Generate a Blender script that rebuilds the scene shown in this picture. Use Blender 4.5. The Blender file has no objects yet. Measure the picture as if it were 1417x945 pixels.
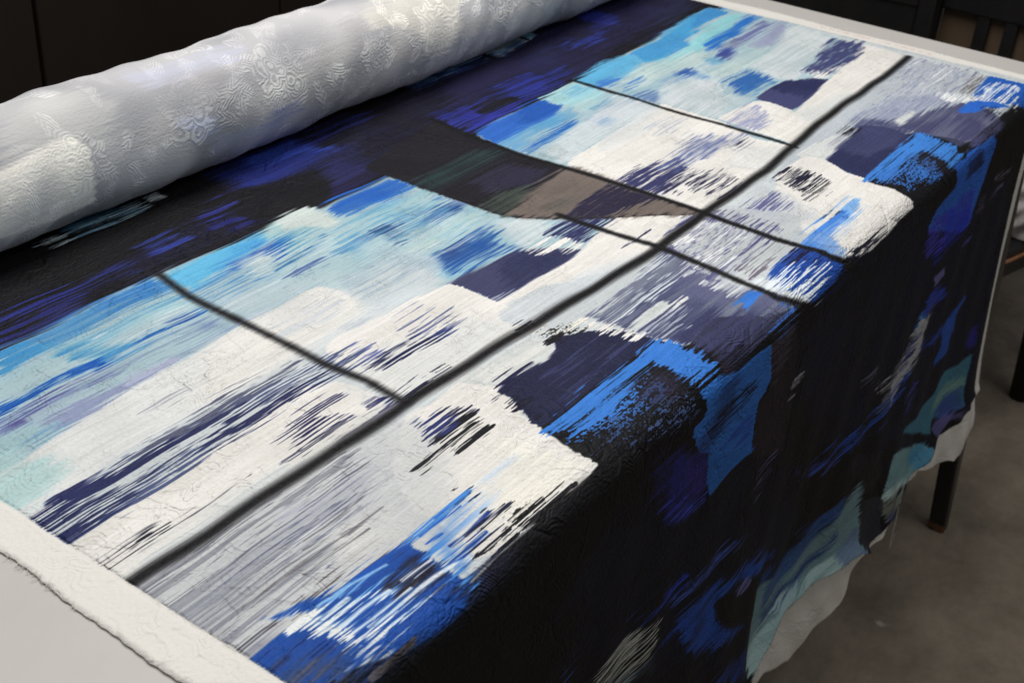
import bpy, bmesh, math, random
import numpy as np
from mathutils import Vector, Matrix
scene = bpy.context.scene
U = 0.53                      # metres per layout unit (the cloth is about 1.41 m wide)
TZ = 1.42 * U                 # height of the table top
def P3(x, y, z): return Vector((U*x, U*y, U*z + TZ))

# ------------------------------------------------------------------ camera
cam_data = bpy.data.cameras.new('camera'); cam = bpy.data.objects.new('camera', cam_data)
scene.collection.objects.link(cam); scene.camera = cam
ROT = ((0.57888087, 0.39243816, -0.71476516), (-0.81284209, 0.34726408, -0.46764879), (0.06468904, 0.85170414, 0.52001479))
m = Matrix(ROT).to_4x4(); m.translation = P3(-1.13941839, -0.91247998, 1.0); cam.matrix_world = m
cam_data.sensor_width = 36; cam_data.lens = 36*1757.50863/1417
cam_data.clip_start = 0.02; cam_data.clip_end = 60
cam_data.dof.use_dof = True
cam_data.dof.focus_distance = (P3(0.1, -0.1, 0) - P3(-1.139, -0.912, 1.0)).dot(-Vector((ROT[0][2], ROT[1][2], ROT[2][2])))
cam_data.dof.aperture_fstop = 15

# ------------------------------------------------------------------ world and lamps
world = bpy.data.worlds.new('World'); scene.world = world; world.use_nodes = True
bg = world.node_tree.nodes['Background']; bg.inputs[0].default_value = (0.98, 0.99, 1.0, 1); bg.inputs[1].default_value = 0.165
def area(name, loc, target, size, size_y, power, color):
    d = bpy.data.lights.new(name, 'AREA'); d.shape = 'RECTANGLE'; d.size = size; d.size_y = size_y; d.energy = power; d.color = color
    o = bpy.data.objects.new(name, d); scene.collection.objects.link(o); o.location = loc
    o.rotation_euler = (Vector(target) - Vector(loc)).to_track_quat('-Z', 'Y').to_euler(); return o
area('ceiling_lamp', P3(0.70, 0.72, 3.2), P3(0.7, 0.15, 0), 1.5, 0.9, 32.5, (1.0, 0.975, 0.945))
area('ceiling_lamp', P3(1.6, -2.0, 3.7), P3(1.1, -.35, -.5), 1.2, 0.6, 8, (1.0, 0.97, 0.94))
scene.view_settings.view_transform = 'Standard'; scene.view_settings.look = 'None'
scene.view_settings.exposure = 0; scene.view_settings.gamma = 1

# ------------------------------------------------------------------ materials
def new_mat(name):
    mt = bpy.data.materials.new(name); mt.use_nodes = True
    return mt, mt.node_tree.nodes, mt.node_tree.links, mt.node_tree.nodes['Principled BSDF']
def noise_mat(name, c1, c2, scale, rough=0.6, bump=0.0, bscale=None, detail=6, spec=0.4, stops=(0.3, 0.7), stretch=None):
    mt, N, Lk, b = new_mat(name)
    tc = N.new('ShaderNodeTexCoord'); mp = N.new('ShaderNodeMapping'); nz = N.new('ShaderNodeTexNoise'); cr = N.new('ShaderNodeValToRGB')
    if stretch: mp.inputs['Scale'].default_value = stretch
    Lk.new(tc.outputs['Object'], mp.inputs[0]); Lk.new(mp.outputs[0], nz.inputs['Vector'])
    nz.inputs['Scale'].default_value = scale; nz.inputs['Detail'].default_value = detail; nz.inputs['Roughness'].default_value = 0.68
    cr.color_ramp.elements[0].position = stops[0]; cr.color_ramp.elements[1].position = stops[1]
    cr.color_ramp.elements[0].color = (*c1, 1); cr.color_ramp.elements[1].color = (*c2, 1)
    Lk.new(nz.outputs['Fac'], cr.inputs[0]); Lk.new(cr.outputs[0], b.inputs['Base Color'])
    b.inputs['Roughness'].default_value = rough; b.inputs['Specular IOR Level'].default_value = spec
    if bump:
        n2 = N.new('ShaderNodeTexNoise'); n2.inputs['Scale'].default_value = bscale or scale*4; n2.inputs['Detail'].default_value = 8
        Lk.new(mp.outputs[0], n2.inputs['Vector'])
        bp = N.new('ShaderNodeBump'); bp.inputs['Strength'].default_value = bump; bp.inputs['Distance'].default_value = 0.004
        Lk.new(n2.outputs['Fac'], bp.inputs['Height']); Lk.new(bp.outputs[0], b.inputs['Normal'])
    return mt
def worn_mat(name, paint, bare, amount, zlo, zhi, rough=0.35):
    # dark paint rubbed through to a coppery ground in ragged patches near the foot
    mt, N, Lk, b = new_mat(name)
    tc = N.new('ShaderNodeTexCoord'); nz = N.new('ShaderNodeTexNoise'); nz.inputs['Scale'].default_value = 26; nz.inputs['Detail'].default_value = 5
    sep = N.new('ShaderNodeSeparateXYZ'); mr = N.new('ShaderNodeMapRange'); ad = N.new('ShaderNodeMath'); ad.operation = 'ADD'
    cr = N.new('ShaderNodeValToRGB'); cr.color_ramp.elements[0].position = amount; cr.color_ramp.elements[1].position = amount + 0.06
    cr.color_ramp.elements[0].color = (*paint, 1); cr.color_ramp.elements[1].color = (*bare, 1)
    Lk.new(tc.outputs['Object'], nz.inputs['Vector']); Lk.new(tc.outputs['Object'], sep.inputs[0])
    mr.inputs['From Min'].default_value = zhi; mr.inputs['From Max'].default_value = zlo; mr.inputs['To Min'].default_value = -0.25; mr.inputs['To Max'].default_value = 0.085
    Lk.new(sep.outputs['Z'], mr.inputs['Value']); Lk.new(mr.outputs[0], ad.inputs[0]); Lk.new(nz.outputs['Fac'], ad.inputs[1])
    Lk.new(ad.outputs[0], cr.inputs[0]); Lk.new(cr.outputs[0], b.inputs['Base Color']); b.inputs['Roughness'].default_value = rough
    return mt
M_FLOOR = noise_mat('concrete', (0.155, 0.128, 0.098), (0.275, 0.228, 0.176), 7.0, 0.75, 0.8, 55, 15, 0.3, (0.36, 0.66))
M_TABLE = noise_mat('white_laminate', (0.53, 0.505, 0.48), (0.575, 0.55, 0.525), 7.0, 0.5, 0.05, 90, 6, 0.3)
M_BLACK = noise_mat('black_paint', (0.006, 0.006, 0.007), (0.014, 0.013, 0.013), 14, 0.4, 0.1, 60)
M_CABIN = noise_mat('dark_veneer', (0.012, 0.0085, 0.007), (0.019, 0.014, 0.0115), 3, 0.55, 0.05, 40, 6, 0.25, (0.3, 0.7), (1, 1, 0.15))
M_WORN = worn_mat('worn_black_paint', (0.008, 0.008, 0.009), (0.13, 0.055, 0.028), 0.66, 0.0, 0.16)
M_BROWN = noise_mat('brown_veneer', (0.085, 0.058, 0.036), (0.11, 0.076, 0.05), 6, 0.5, 0.05, 40, 6, 0.3, (0.3, 0.7), (1, 1, .2))
M_RIM = noise_mat('worn_rim', (0.20, 0.085, 0.035), (0.30, 0.14, 0.07), 30, 0.5)
M_RAG = noise_mat('rag_cloth', (0.22, 0.205, 0.20), (0.42, 0.40, 0.39), 14, 0.9, 0.6, 30)
M_RED = noise_mat('red_card', (0.12, 0.02, 0.014), (0.16, 0.03, 0.02), 10, 0.7)
M_GREY = noise_mat('grey_card', (0.10, 0.09, 0.085), (0.14, 0.13, 0.12), 10, 0.7)
M_THREAD = noise_mat('loose_thread', (0.62, 0.59, 0.56), (0.74, 0.71, 0.68), 50, 0.9)

# ------------------------------------------------------------------ helpers
COL = scene.collection
def empty(name, loc):
    o = bpy.data.objects.new(name, None); COL.objects.link(o); o.location = loc; o.empty_display_size = 0.1; return o
def tag(o, label, cat, group=None):
    o['label'] = label; o['category'] = cat
    if group: o['group'] = group
    return o
def link_bm(name, bm, mat, parent=None, smooth=False):
    me = bpy.data.meshes.new(name); bm.normal_update(); bm.to_mesh(me); bm.free()
    return link_me(name, me, mat, parent, smooth)
def link_me(name, me, mat, parent=None, smooth=False):
    if mat: me.materials.append(mat)
    if smooth: me.polygons.foreach_set('use_smooth', [True]*len(me.polygons))
    o = bpy.data.objects.new(name, me); COL.objects.link(o)
    if parent:
        o.parent = parent; o.matrix_parent_inverse = Matrix.Translation(-Vector(parent.location))
    return o
def bm_box(bm, lo, hi, bevel=0.0, seg=2):
    r = bmesh.ops.create_cube(bm, size=1)
    lo = Vector(lo); hi = Vector(hi)
    for v in r['verts']:
        v.co = Vector(((lo[i]+hi[i])/2 + v.co[i]*(hi[i]-lo[i]) for i in range(3)))
    if bevel:
        es = list({e for v in r['verts'] for e in v.link_edges})
        bmesh.ops.bevel(bm, geom=es, offset=bevel, segments=seg, profile=0.5, affect='EDGES')
def bm_bar(bm, a, b, wa, wb, n=4, roll=0.0):
    a = Vector(a); b = Vector(b); d = (b-a).normalized(); s = d.cross(Vector((0, 1, 0.01))).normalized(); t = d.cross(s)
    rings = []
    for p, w in ((a, wa), (b, wb)):
        rings.append([bm.verts.new(p + (s*math.cos(roll+2*math.pi*k/n) + t*math.sin(roll+2*math.pi*k/n))*w) for k in range(n)])
    for k in range(n): bm.faces.new((rings[0][k], rings[0][(k+1) % n], rings[1][(k+1) % n], rings[1][k]))
    bm.faces.new(rings[0][::-1]); bm.faces.new(rings[1])
def bm_tube(bm, pts, r, n=8, closed=False):
    rings = []; m_ = len(pts)
    for i, p in enumerate(pts):
        p = Vector(p); q = Vector(pts[(i+1) % m_] if closed else pts[min(i+1, m_-1)]); o = Vector(pts[(i-1) % m_] if closed else pts[max(i-1, 0)])
        d = (q-o).normalized(); s = d.orthogonal().normalized() if abs(d.z) > .95 else d.cross(Vector((0, 0, 1))).normalized(); t = d.cross(s)
        rings.append([bm.verts.new(p + (s*math.cos(2*math.pi*k/n) + t*math.sin(2*math.pi*k/n))*r) for k in range(n)])
    for i in range(m_ if closed else m_-1):
        A = rings[i]; B = rings[(i+1) % m_]
        for k in range(n): bm.faces.new((A[k], A[(k+1) % n], B[(k+1) % n], B[k]))
    if not closed: bm.faces.new(rings[0][::-1]); bm.faces.new(rings[-1])

# ------------------------------------------------------------------ the cloth's shape: x across its width, s along its length
S0 = .255; RF = .045; SA = S0 + RF*math.pi/2
XW = [-.6,-.2,.1,.3,.48,.60,.73,.9,1.1,1.28,1.4,1.55,1.72,1.9,2.1,2.3]
YW = [-0.030,-0.020,-0.035,-0.055,-0.080,-0.060,-0.010,0.030,-0.010,-0.045,-0.060,-0.040,-0.015,-0.030,-0.060,-0.070]
XT = np.linspace(-.6, 2.3, 400); _w = np.interp(XT, XW, YW)
_k = np.exp(-.5*(np.arange(-12, 13)/5.)**2); _k /= _k.sum(); WT = np.convolve(np.pad(_w, 12, mode='edge'), _k, 'valid')
def surf(x, s):
    a = np.clip((s-S0)/RF, 0, np.pi/2); h = np.maximum(s-SA, 0)
    y = np.where(s < S0, -s, -S0-RF*np.sin(a)); z = np.where(s < S0, 0, -RF*(1-np.cos(a)))-h
    r = np.clip(h/.9, 0, 1.05)**2.3
    y = y + np.interp(x, XT, WT)*r - .012*np.clip(h/.9, 0, 1)
    return np.stack([x, y, z], -1)
PEX = [-.6, .3, .7, .85, 1.07, 1.22, 1.30, 1.40, 1.60, 1.72, 1.80, 2.2]; PEY = [1.22, 1.22, 1.16, 1.115, 1.14, 1.165, 1.20, 1.18, 1.20, 1.205, 1.205, 1.205]
HMX = [-.6, .3, .7, .85, .95, 1.06, 1.15, 1.235, 1.262, 1.30, 1.40, 1.60, 1.71, 1.74, 1.85, 2.04, 2.2]; HMY = [1.360, 1.360, 1.370, 1.395, 1.405, 1.415, 1.365, 1.335, 1.270, 1.235, 1.200, 1.220, 1.245, 1.270, 1.300, 1.350, 1.360]
def print_end(x): return np.interp(x, PEX, PEY) + .003*np.sin(x*19+1)
def hem_end(x): return np.interp(x, HMX, HMY) + .003*np.sin(x*47+.5) + .002*np.sin(x*101)
# ------------------------------------------------------------------ painting the print (cloth coordinates, 1 px = 0.001 unit)
X0, SB = -560, -920; NX, NY = 2740, 2350
rng = np.random.default_rng(7)
fx = np.fft.rfftfreq(NX)[None, :].astype(np.float32); fy = np.fft.fftfreq(NY)[:, None].astype(np.float32)
def gblur_field(sx, sy, skew=0.0):
    w = np.fft.rfft2(rng.standard_normal((NY, NX)).astype(np.float32))
    w *= np.exp(-2*np.pi**2*((fx*sx)**2 + ((fy+skew*fx)*sy)**2))
    f = np.fft.irfft2(w, s=(NY, NX)).astype(np.float32); return f/f.std()
def uni(f):           # gaussian -> roughly uniform 0..1
    return 1/(1+np.exp(-1.702*f))
nA = gblur_field(42, .75); nB = gblur_field(110, 1.7); nC = gblur_field(9, .6); nD = gblur_field(28, 22); nE = gblur_field(1.6, 1.0); nL = gblur_field(230, .72); nG = gblur_field(11, .6)
NDRY = uni((.66*nL+.52*nG+.40*nA+.32*nB+.16*nD)/1.01)
NRAG = uni((.6*nA+.6*nB+.3*nC+.25*nD)/.93)
NSOFT = uni((.35*nA+.6*nB+.75*nD)/1.02)
NSPK = uni((.75*nE+.55*nC+.35*nD)/1.0)
canvas = np.empty((NY, NX, 3), np.float32); canvas[:] = (204, 211, 214)
def sstep(a, b, v):
    t = np.clip((v-a)/(b-a), 0, 1); return t*t*(3-2*t)
def poly_sdf(pts, x0, x1, y0, y1):
    X = np.arange(x0, x1, dtype=np.float32)[None, :]+.5; Y = np.arange(y0, y1, dtype=np.float32)[:, None]+.5
    d2 = np.full((y1-y0, x1-x0), 1e12, np.float32); inside = np.zeros((y1-y0, x1-x0), bool); n = len(pts)
    for i in range(n):
        (ax, ay), (bx, by) = pts[i], pts[(i+1) % n]; ex, ey = bx-ax, by-ay; L2 = ex*ex+ey*ey
        if L2 == 0: continue
        t = np.clip(((X-ax)*ex + (Y-ay)*ey)/L2, 0, 1); dx = X-ax-t*ex; dy = Y-ay-t*ey
        np.minimum(d2, dx*dx+dy*dy, out=d2)
        if ay != by: inside ^= ((ay > Y) != (by > Y)) & (X < (bx-ax)*(Y-ay)/(by-ay)+ax)
    d = np.sqrt(d2); return np.where(inside, d, -d)
def line_dist(pts, x0, x1, y0, y1):
    X = np.arange(x0, x1, dtype=np.float32)[None, :]+.5; Y = np.arange(y0, y1, dtype=np.float32)[:, None]+.5
    d2 = np.full((y1-y0, x1-x0), 1e12, np.float32)
    for (ax, ay), (bx, by) in zip(pts[:-1], pts[1:]):
        ex, ey = bx-ax, by-ay; L2 = ex*ex+ey*ey
        if L2 == 0: continue
        t = np.clip(((X-ax)*ex + (Y-ay)*ey)/L2, 0, 1); dx = X-ax-t*ex; dy = Y-ay-t*ey
        np.minimum(d2, dx*dx+dy*dy, out=d2)
    return np.sqrt(d2)
def smooth_pts(pts):          # round the drawn corners a little, as a brush would
    out = []; n = len(pts)
    for i in range(n):
        p, q = pts[i], pts[(i+1) % n]
        out += [(.91*p[0]+.09*q[0], .91*p[1]+.09*q[1]), (.09*p[0]+.91*q[0], .09*p[1]+.91*q[1])]
    return out
def paint(cv, ox, oy, kind, col, txt, kw):
    ny, nx = cv.shape[:2]
    pts = [tuple(map(float, t.split(','))) for t in txt.split()]; pts = [(a-ox, b-oy) for a, b in pts]
    fe = kw.get('fe', {'f': 2, 's': 22, 'd': 3, 'p': 3, 'l': 4, 'w': 9}[kind]); rag = kw.get('rag', {'f': 8, 's': 26, 'd': 26, 'p': 20, 'l': 0, 'w': 40}[kind])
    op = kw.get('op', 1.0); w = kw.get('w', 0); pad = int(fe+rag/2+w+3)
    xs = [p[0] for p in pts]; ys = [p[1] for p in pts]
    x0 = max(0, int(min(xs))-pad); x1 = min(nx, int(max(xs))+pad); y0 = max(0, int(min(ys))-pad); y1 = min(ny, int(max(ys))+pad)
    if x1-x0 < 2 or y1-y0 < 2: return
    sl = (slice(y0, y1), slice(x0, x1))
    if kind == 'l':
        d = line_dist(pts, x0, x1, y0, y1) + (NRAG[sl]-.5)*2.0
        al = 1-sstep(w-fe*.9, w+fe*1.1, d)
        if 'den' in kw: al = al*sstep(-.2, .2, NDRY[sl]-(1-kw['den']))
    else:
        d = poly_sdf(smooth_pts(pts), x0, x1, y0, y1)
        dd = d + rag*(NRAG[sl]-.5)
        al = sstep(-fe, fe, dd)
        if kind in 'dpw':
            nz = NSPK[sl] if kind == 'p' else NDRY[sl]
            den = kw.get('den', .5)*np.clip((dd+fe)/max(kw.get('fw', 16), 1), 0, 1)**.6
            so = kw.get('so', .55 if kind == 'w' else .13); al = al*sstep(-so, so, nz-(1-den))
        elif kind == 's':
            al = al*np.clip(.62+.62*NSOFT[sl], 0, 1)
    al = (al*op)[..., None]
    cv[sl] = cv[sl]*(1-al) + np.array(col, np.float32)*al

STROKES = [
("f",19,18,21,"-411,-423 -346,-453 -251,-455 -32,-473 194,-458 359,-397 435,-234 526,-115 710,-20 828,43 874,3 811,-110 751,-267 747,-418 785,-482 1046,-466 1412,-486 1859,-511 2385,-668 2029,-1287 -173,-1050",{}),
("f",19,18,21,"-391,-452 -276,-519 -215,-519 -128,-524 -38,-531 -1,-525 36,-526 126,-524 237,-509 307,-536 357,-526 375,-506 457,-507 567,-512 586,-417 552,-274 587,-211 733,-63 835,24 850,-23 849,-165 842,-285 832,-366 835,-447 848,-519 1106,-527 1266,-534 1448,-557 1644,-562 1813,-578 2013,-597 2351,-698 2029,-1287 -173,-1050",{'rag':6}),
("s",32,31,66,"-218,-599 118,-618 763,-751 1370,-814 2097,-824 2081,-651 1536,-581 1014,-558 625,-520 398,-570 81,-543 -255,-548",{'op':.55,'fe':40,'rag':80}),
("s",36,34,72,"1006,-751 1442,-821 1969,-844 2081,-651 1841,-609 1283,-545 980,-533 925,-647",{'op':.6,'fe':20,'rag':60}),
("s",40,36,84,"555,-641 569,-544 569,-513 455,-505 410,-516",{'op':.7,'fe':8}),
("s",38,55,148,"334,-756 447,-770 575,-777 569,-731 601,-663 494,-654 354,-643 353,-705",{'op':.75,'fe':18}),
("s",54,83,182,"431,-753 571,-773 556,-726 594,-670 512,-703 423,-712",{'op':.6,'fe':12}),
("s",34,42,110,"338,-753 544,-669 518,-613 399,-626 324,-674",{'op':.5,'fe':20}),
("f",19,18,21,"339,-659 446,-640 490,-626 461,-561 400,-518 297,-526 254,-572 268,-629",{'fe':8,'op':.85}),
("w",45,61,144,"51,-624 101,-635 129,-618 133,-587 66,-582",{'den':.55}),
("w",38,48,128,"-147,-602 -62,-612 12,-590 6,-560 -55,-568 -152,-573 -211,-574 -216,-590",{'den':.5}),
("w",37,43,118,"-164,-586 -102,-562 -106,-545 -153,-542 -228,-551 -254,-549 -238,-572",{'den':.6}),
("s",37,40,93,"-266,-533 -161,-561 -102,-551 -151,-517 -236,-518 -276,-519",{'op':.6,'fe':10}),
("w",49,55,144,"216,-641 280,-660 291,-634 201,-601",{'den':.4}),
("w",41,46,128,"220,-609 247,-566 208,-560 189,-600",{'den':.4}),
("w",42,49,128,"532,-768 684,-778 734,-765 704,-758 788,-731 665,-723 545,-703",{'den':.3}),
("s",38,43,88,"544,-669 619,-662 629,-651 578,-551 472,-549 478,-590",{'op':.55,'fe':16}),
("w",42,49,139,"861,-638 950,-628 961,-597 1049,-569 1085,-555 934,-525 849,-526 840,-582",{'den':.75,'fe':8}),
("s",46,52,153,"908,-610 961,-597 949,-549 1045,-553 1025,-513 919,-540 876,-546",{'op':.7,'fe':8}),
("w",38,49,135,"972,-605 1087,-637 1228,-655 1238,-600 1230,-540 1137,-525 1073,-546 1068,-582",{'den':.65,'fe':6}),
("f",19,18,21,"934,-584 1007,-591 1068,-582 1067,-562 1004,-563 940,-568",{'fe':6,'rag':10,'op':.9}),
("w",37,48,128,"1265,-618 1327,-604 1245,-570 1207,-585",{'den':.5}),
("s",42,50,139,"1669,-821 1772,-841 1741,-783 1763,-720 1690,-690 1655,-736 1653,-780",{'op':.8,'fe':10}),
("w",45,55,148,"1748,-834 1729,-737 1690,-690 1578,-687 1662,-771",{'den':.4}),
("w",43,58,148,"1425,-704 1502,-719 1571,-668 1517,-642 1427,-677",{'den':.5}),
("w",34,42,101,"1549,-848 1700,-849 1643,-789 1506,-781",{'den':.35}),
("s",36,40,67,"1852,-681 2029,-668 1887,-591 1773,-613",{'op':.5}),
("s",33,38,75,"1356,-744 1440,-715 1326,-652 1278,-676",{'op':.5}),
("s",105,170,215,"19,-764 67,-773 128,-778 163,-763 173,-730 143,-720 108,-729 54,-726",{'fe':8,'op':.9}),
("d",190,222,232,"35,-753 115,-763 150,-754 173,-730 125,-724 62,-724",{'den':.5}),
("s",215,232,238,"145,-760 173,-756 175,-729 142,-732",{'fe':6,'op':.8}),
("f",218,234,240,"192,-761 220,-758 219,-732 185,-735",{'fe':4,'op':1}),
("d",210,228,235,"-46,-742 -14,-753 18,-737 8,-725 -28,-728",{'den':.7}),
("s",140,185,215,"21,-741 60,-746 103,-730 93,-717 51,-722 20,-722",{'fe':8,'op':.8}),
("s",60,100,185,"955,-810 1126,-834 1235,-824 1230,-769 1112,-767 1032,-767 952,-766",{'op':.65,'fe':8}),
("d",150,190,225,"949,-784 1093,-808 1238,-804 1230,-769 1126,-777 1044,-777",{'den':.42}),
("s",105,165,225,"1268,-841 1433,-850 1432,-786 1261,-763",{'fe':6,'op':.95}),
("d",205,215,215,"1268,-841 1417,-839 1427,-783 1261,-763",{'den':.45}),
("f",150,205,230,"1436,-860 1475,-858 1470,-794 1427,-783",{'fe':4,'op':.9}),
("l",12,12,14,"1257,-863 1248,-812 1249,-755",{'w':5,'fe':3}),
("l",12,12,14,"1430,-879 1425,-837 1422,-783",{'w':5,'fe':3}),
("f",168,193,202,"-276,-519 -215,-519 -128,-524 -38,-531 -1,-525 36,-526 126,-524 237,-509 273,-519 318,-533 355,-524 373,-504 455,-505 565,-510 566,-467 564,-363 570,-255 584,-214 714,-83 590,-67 320,-146 156,-309 5,-317 -274,-304 -409,-276 -531,-246 -371,-481",{'fe':5,'rag':8}),
("s",64,130,186,"-278,-516 -218,-514 -130,-521 -50,-516 -2,-522 10,-496 -26,-478 -85,-476 -170,-476 -249,-473 -312,-468",{'fe':14,'op':.95}),
("s",48,116,190,"-99,-525 -48,-519 -5,-519 6,-486 -41,-483 -111,-494",{'fe':12,'op':.8}),
("s",152,196,206,"-80,-459 -26,-467 4,-445 -26,-433 -108,-426 -176,-431 -246,-450 -268,-447 -307,-444 -331,-443 -321,-456 -250,-455 -154,-458",{'fe':14,'op':.85}),
("s",98,168,205,"-223,-464 -150,-463 -89,-448 -145,-426 -215,-435",{'fe':16,'op':.6}),
("f",98,180,220,"29,-517 124,-519 239,-510 229,-483 144,-471 67,-458 27,-454 23,-476",{'fe':8,'rag':18}),
("s",70,150,210,"92,-479 163,-502 233,-505 222,-477 149,-465 82,-452",{'op':.7,'fe':10}),
("w",66,96,170,"119,-474 245,-476 251,-453 189,-460 109,-447",{'den':.75,'fe':8,'op':.8}),
("s",62,98,170,"175,-475 243,-474 239,-459 186,-457",{'op':.8,'fe':8}),
("s",170,205,205,"225,-501 287,-524 324,-526 350,-490 336,-443 271,-433 227,-441",{'fe':10,'op':.8}),
("d",30,96,176,"-355,-409 -308,-399 -225,-397 -131,-400 -66,-400 -7,-400 -14,-388 -105,-387 -201,-384 -249,-377 -317,-382 -377,-378",{'den':.8,'fe':6,'fw':12}),
("s",40,96,166,"-362,-399 -306,-397 -229,-392 -135,-395 -68,-397 -8,-399 -75,-389 -144,-384 -241,-387 -313,-387 -372,-385",{'op':.7,'fe':8}),
("s",32,62,140,"-73,-408 -28,-404 -28,-393 -73,-397",{'op':.8,'fe':7}),
("s",112,126,168,"-386,-366 -301,-368 -255,-370 -209,-364 -208,-345 -279,-339 -349,-340 -399,-348",{'fe':12,'op':.9}),
("w",60,90,150,"-376,-380 -330,-370 -279,-365 -244,-353 -298,-351 -348,-357 -389,-362",{'den':.5}),
("s",166,172,200,"-288,-313 -203,-315 -147,-309 -162,-297 -281,-292 -308,-293",{'fe':10,'op':.9}),
("s",150,178,190,"-408,-335 -362,-322 -294,-320 -309,-302 -383,-305 -427,-309",{'op':.6,'fe':20}),
("s",52,112,180,"36,-409 160,-404 298,-424 289,-407 159,-392 59,-395",{'fe':7,'op':.85}),
("w",64,90,150,"164,-375 195,-372 233,-361 211,-341 148,-349",{'den':.8,'op':.9,'fe':6}),
("s",196,208,213,"28,-406 149,-366 207,-340 224,-309 175,-266 157,-310 6,-320",{'fe':18,'op':.8}),
("w",130,150,175,"-77,-371 -15,-376 9,-327 -63,-324 -94,-337",{'den':.6,'op':.7}),
("s",90,115,165,"-39,-381 9,-333 -25,-323 -54,-344",{'op':.55,'fe':14}),
("s",176,182,205,"11,-325 114,-322 171,-312 140,-305 4,-312",{'op':.7,'fe':8}),
("w",96,146,180,"-290,-500 -164,-500 -45,-500 10,-485 4,-445 -127,-437 -235,-437 -334,-438",{'den':.3}),
("w",196,210,212,"-298,-434 -187,-444 -85,-432 -17,-422 -61,-406 -182,-397 -284,-399",{'den':.4}),
("w",130,150,170,"-296,-385 -190,-387 -98,-363 -42,-342 -103,-327 -212,-335 -286,-346",{'den':.35}),
("w",70,130,180,"9,-451 107,-450 208,-440 203,-407 86,-401 11,-403",{'den':.3}),
("w",206,214,212,"143,-459 247,-450 349,-421 301,-378 190,-395 121,-409",{'den':.45}),
("s",45,103,185,"370,-498 453,-503 562,-508 570,-448 506,-438 411,-437 359,-455",{'fe':4,'op':1}),
("s",70,140,205,"376,-462 433,-444 524,-436 572,-423 489,-407 391,-425",{'fe':7,'op':.7}),
("s",178,206,210,"356,-456 399,-431 482,-393 549,-367 574,-341 568,-302 553,-259 486,-274 407,-304 328,-309 234,-334 256,-387",{'fe':22,'op':.55}),
("s",120,190,212,"420,-416 519,-397 560,-363 522,-350 443,-369 396,-379",{'op':.6,'fe':8}),
("w",42,88,165,"364,-378 402,-371 447,-387 488,-387 533,-354 566,-335 555,-316 501,-329 444,-334 384,-329 355,-359",{'den':.6,'fe':8}),
("s",48,74,140,"486,-344 533,-355 573,-339 565,-313 535,-310 499,-318",{'op':.85,'fe':6}),
("s",44,80,150,"364,-378 411,-362 408,-343 359,-308 357,-344",{'op':.75,'fe':9}),
("s",120,182,208,"329,-256 441,-266 508,-236 497,-165 416,-148 325,-161 298,-190",{'op':.55,'fe':16}),
("w",44,86,156,"352,-244 433,-249 485,-240 497,-207 490,-160 430,-158 381,-173 339,-176 336,-210",{'den':.72,'fe':10}),
("s",48,88,158,"365,-243 473,-232 480,-184 419,-171 355,-189",{'op':.7,'fe':14}),
("s",170,205,210,"353,-308 442,-294 513,-273 535,-235 471,-262 388,-283",{'op':.6,'fe':12}),
("s",206,214,216,"535,-235 604,-219 604,-176 569,-142 501,-147 496,-180",{'op':.8,'fe':12}),
("s",64,140,192,"-281,-512 -244,-506 -213,-471 -237,-467 -272,-469 -299,-465 -322,-455",{'fe':6}),
("s",104,164,190,"-226,-476 -184,-448 -150,-409 -138,-386 -169,-386 -199,-390 -230,-416 -237,-448",{'op':.7,'fe':10}),
("w",66,136,186,"-223,-452 -177,-430 -138,-396 -140,-383 -187,-391 -219,-404 -233,-424",{'den':.5}),
("s",165,192,196,"-324,-452 -291,-457 -254,-453 -235,-421 -230,-406 -261,-417 -290,-418 -314,-413 -339,-415 -351,-415",{'fe':6,'op':.95}),
("s",60,130,190,"-253,-414 -224,-409 -204,-396 -189,-389 -225,-391 -253,-399",{'op':.7,'fe':6}),
("w",28,90,174,"-363,-408 -356,-408 -330,-404 -300,-411 -270,-413 -238,-406 -204,-396 -205,-387 -241,-390 -265,-398 -283,-391 -318,-386 -350,-383 -376,-379 -384,-379",{'den':.78,'fe':5,'rag':24}),
("w",20,64,150,"-372,-391 -349,-391 -321,-390 -288,-387 -289,-380 -327,-379 -356,-382 -377,-378",{'den':.6,'fe':4}),
("w",24,78,165,"-255,-396 -224,-392 -208,-391 -210,-386 -244,-389",{'den':.7,'fe':4}),
("s",186,196,200,"-381,-374 -342,-374 -325,-372 -274,-386 -233,-376 -247,-369 -290,-372 -325,-372 -377,-363",{'fe':4,'op':.6}),
("s",108,118,164,"-390,-366 -359,-364 -327,-370 -288,-369 -243,-364 -217,-362 -233,-353 -269,-357 -301,-357 -341,-351 -372,-353 -395,-354",{'fe':5,'op':.9}),
("w",80,78,130,"-373,-358 -354,-358 -325,-364 -284,-369 -281,-362 -313,-362 -351,-355 -369,-354",{'den':.6,'fe':4}),
("s",168,190,196,"-348,-346 -297,-353 -250,-345 -225,-339 -234,-335 -266,-330 -315,-334 -349,-339",{'fe':5,'op':.8}),
("s",138,148,180,"-360,-326 -326,-330 -290,-331 -256,-328 -219,-327 -197,-325 -163,-316 -131,-323 -145,-307 -184,-304 -222,-301 -267,-299 -330,-290 -349,-295 -360,-310",{'fe':4,'op':.95}),
("s",180,185,206,"-213,-334 -192,-329 -133,-320 -142,-310 -191,-309 -212,-315",{'op':.6,'fe':5}),
("s",150,184,190,"-413,-343 -373,-333 -346,-319 -345,-300 -374,-293 -399,-298 -431,-304 -440,-306",{'fe':10,'op':.8}),
("w",110,150,182,"-394,-305 -370,-305 -335,-293 -363,-292 -384,-293",{'den':.5,'fe':5}),
("s",176,203,208,"360,-464 419,-437 566,-433 575,-281 504,-222 340,-202 210,-223 160,-308 134,-383 209,-457",{'fe':16,'op':.6}),
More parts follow.
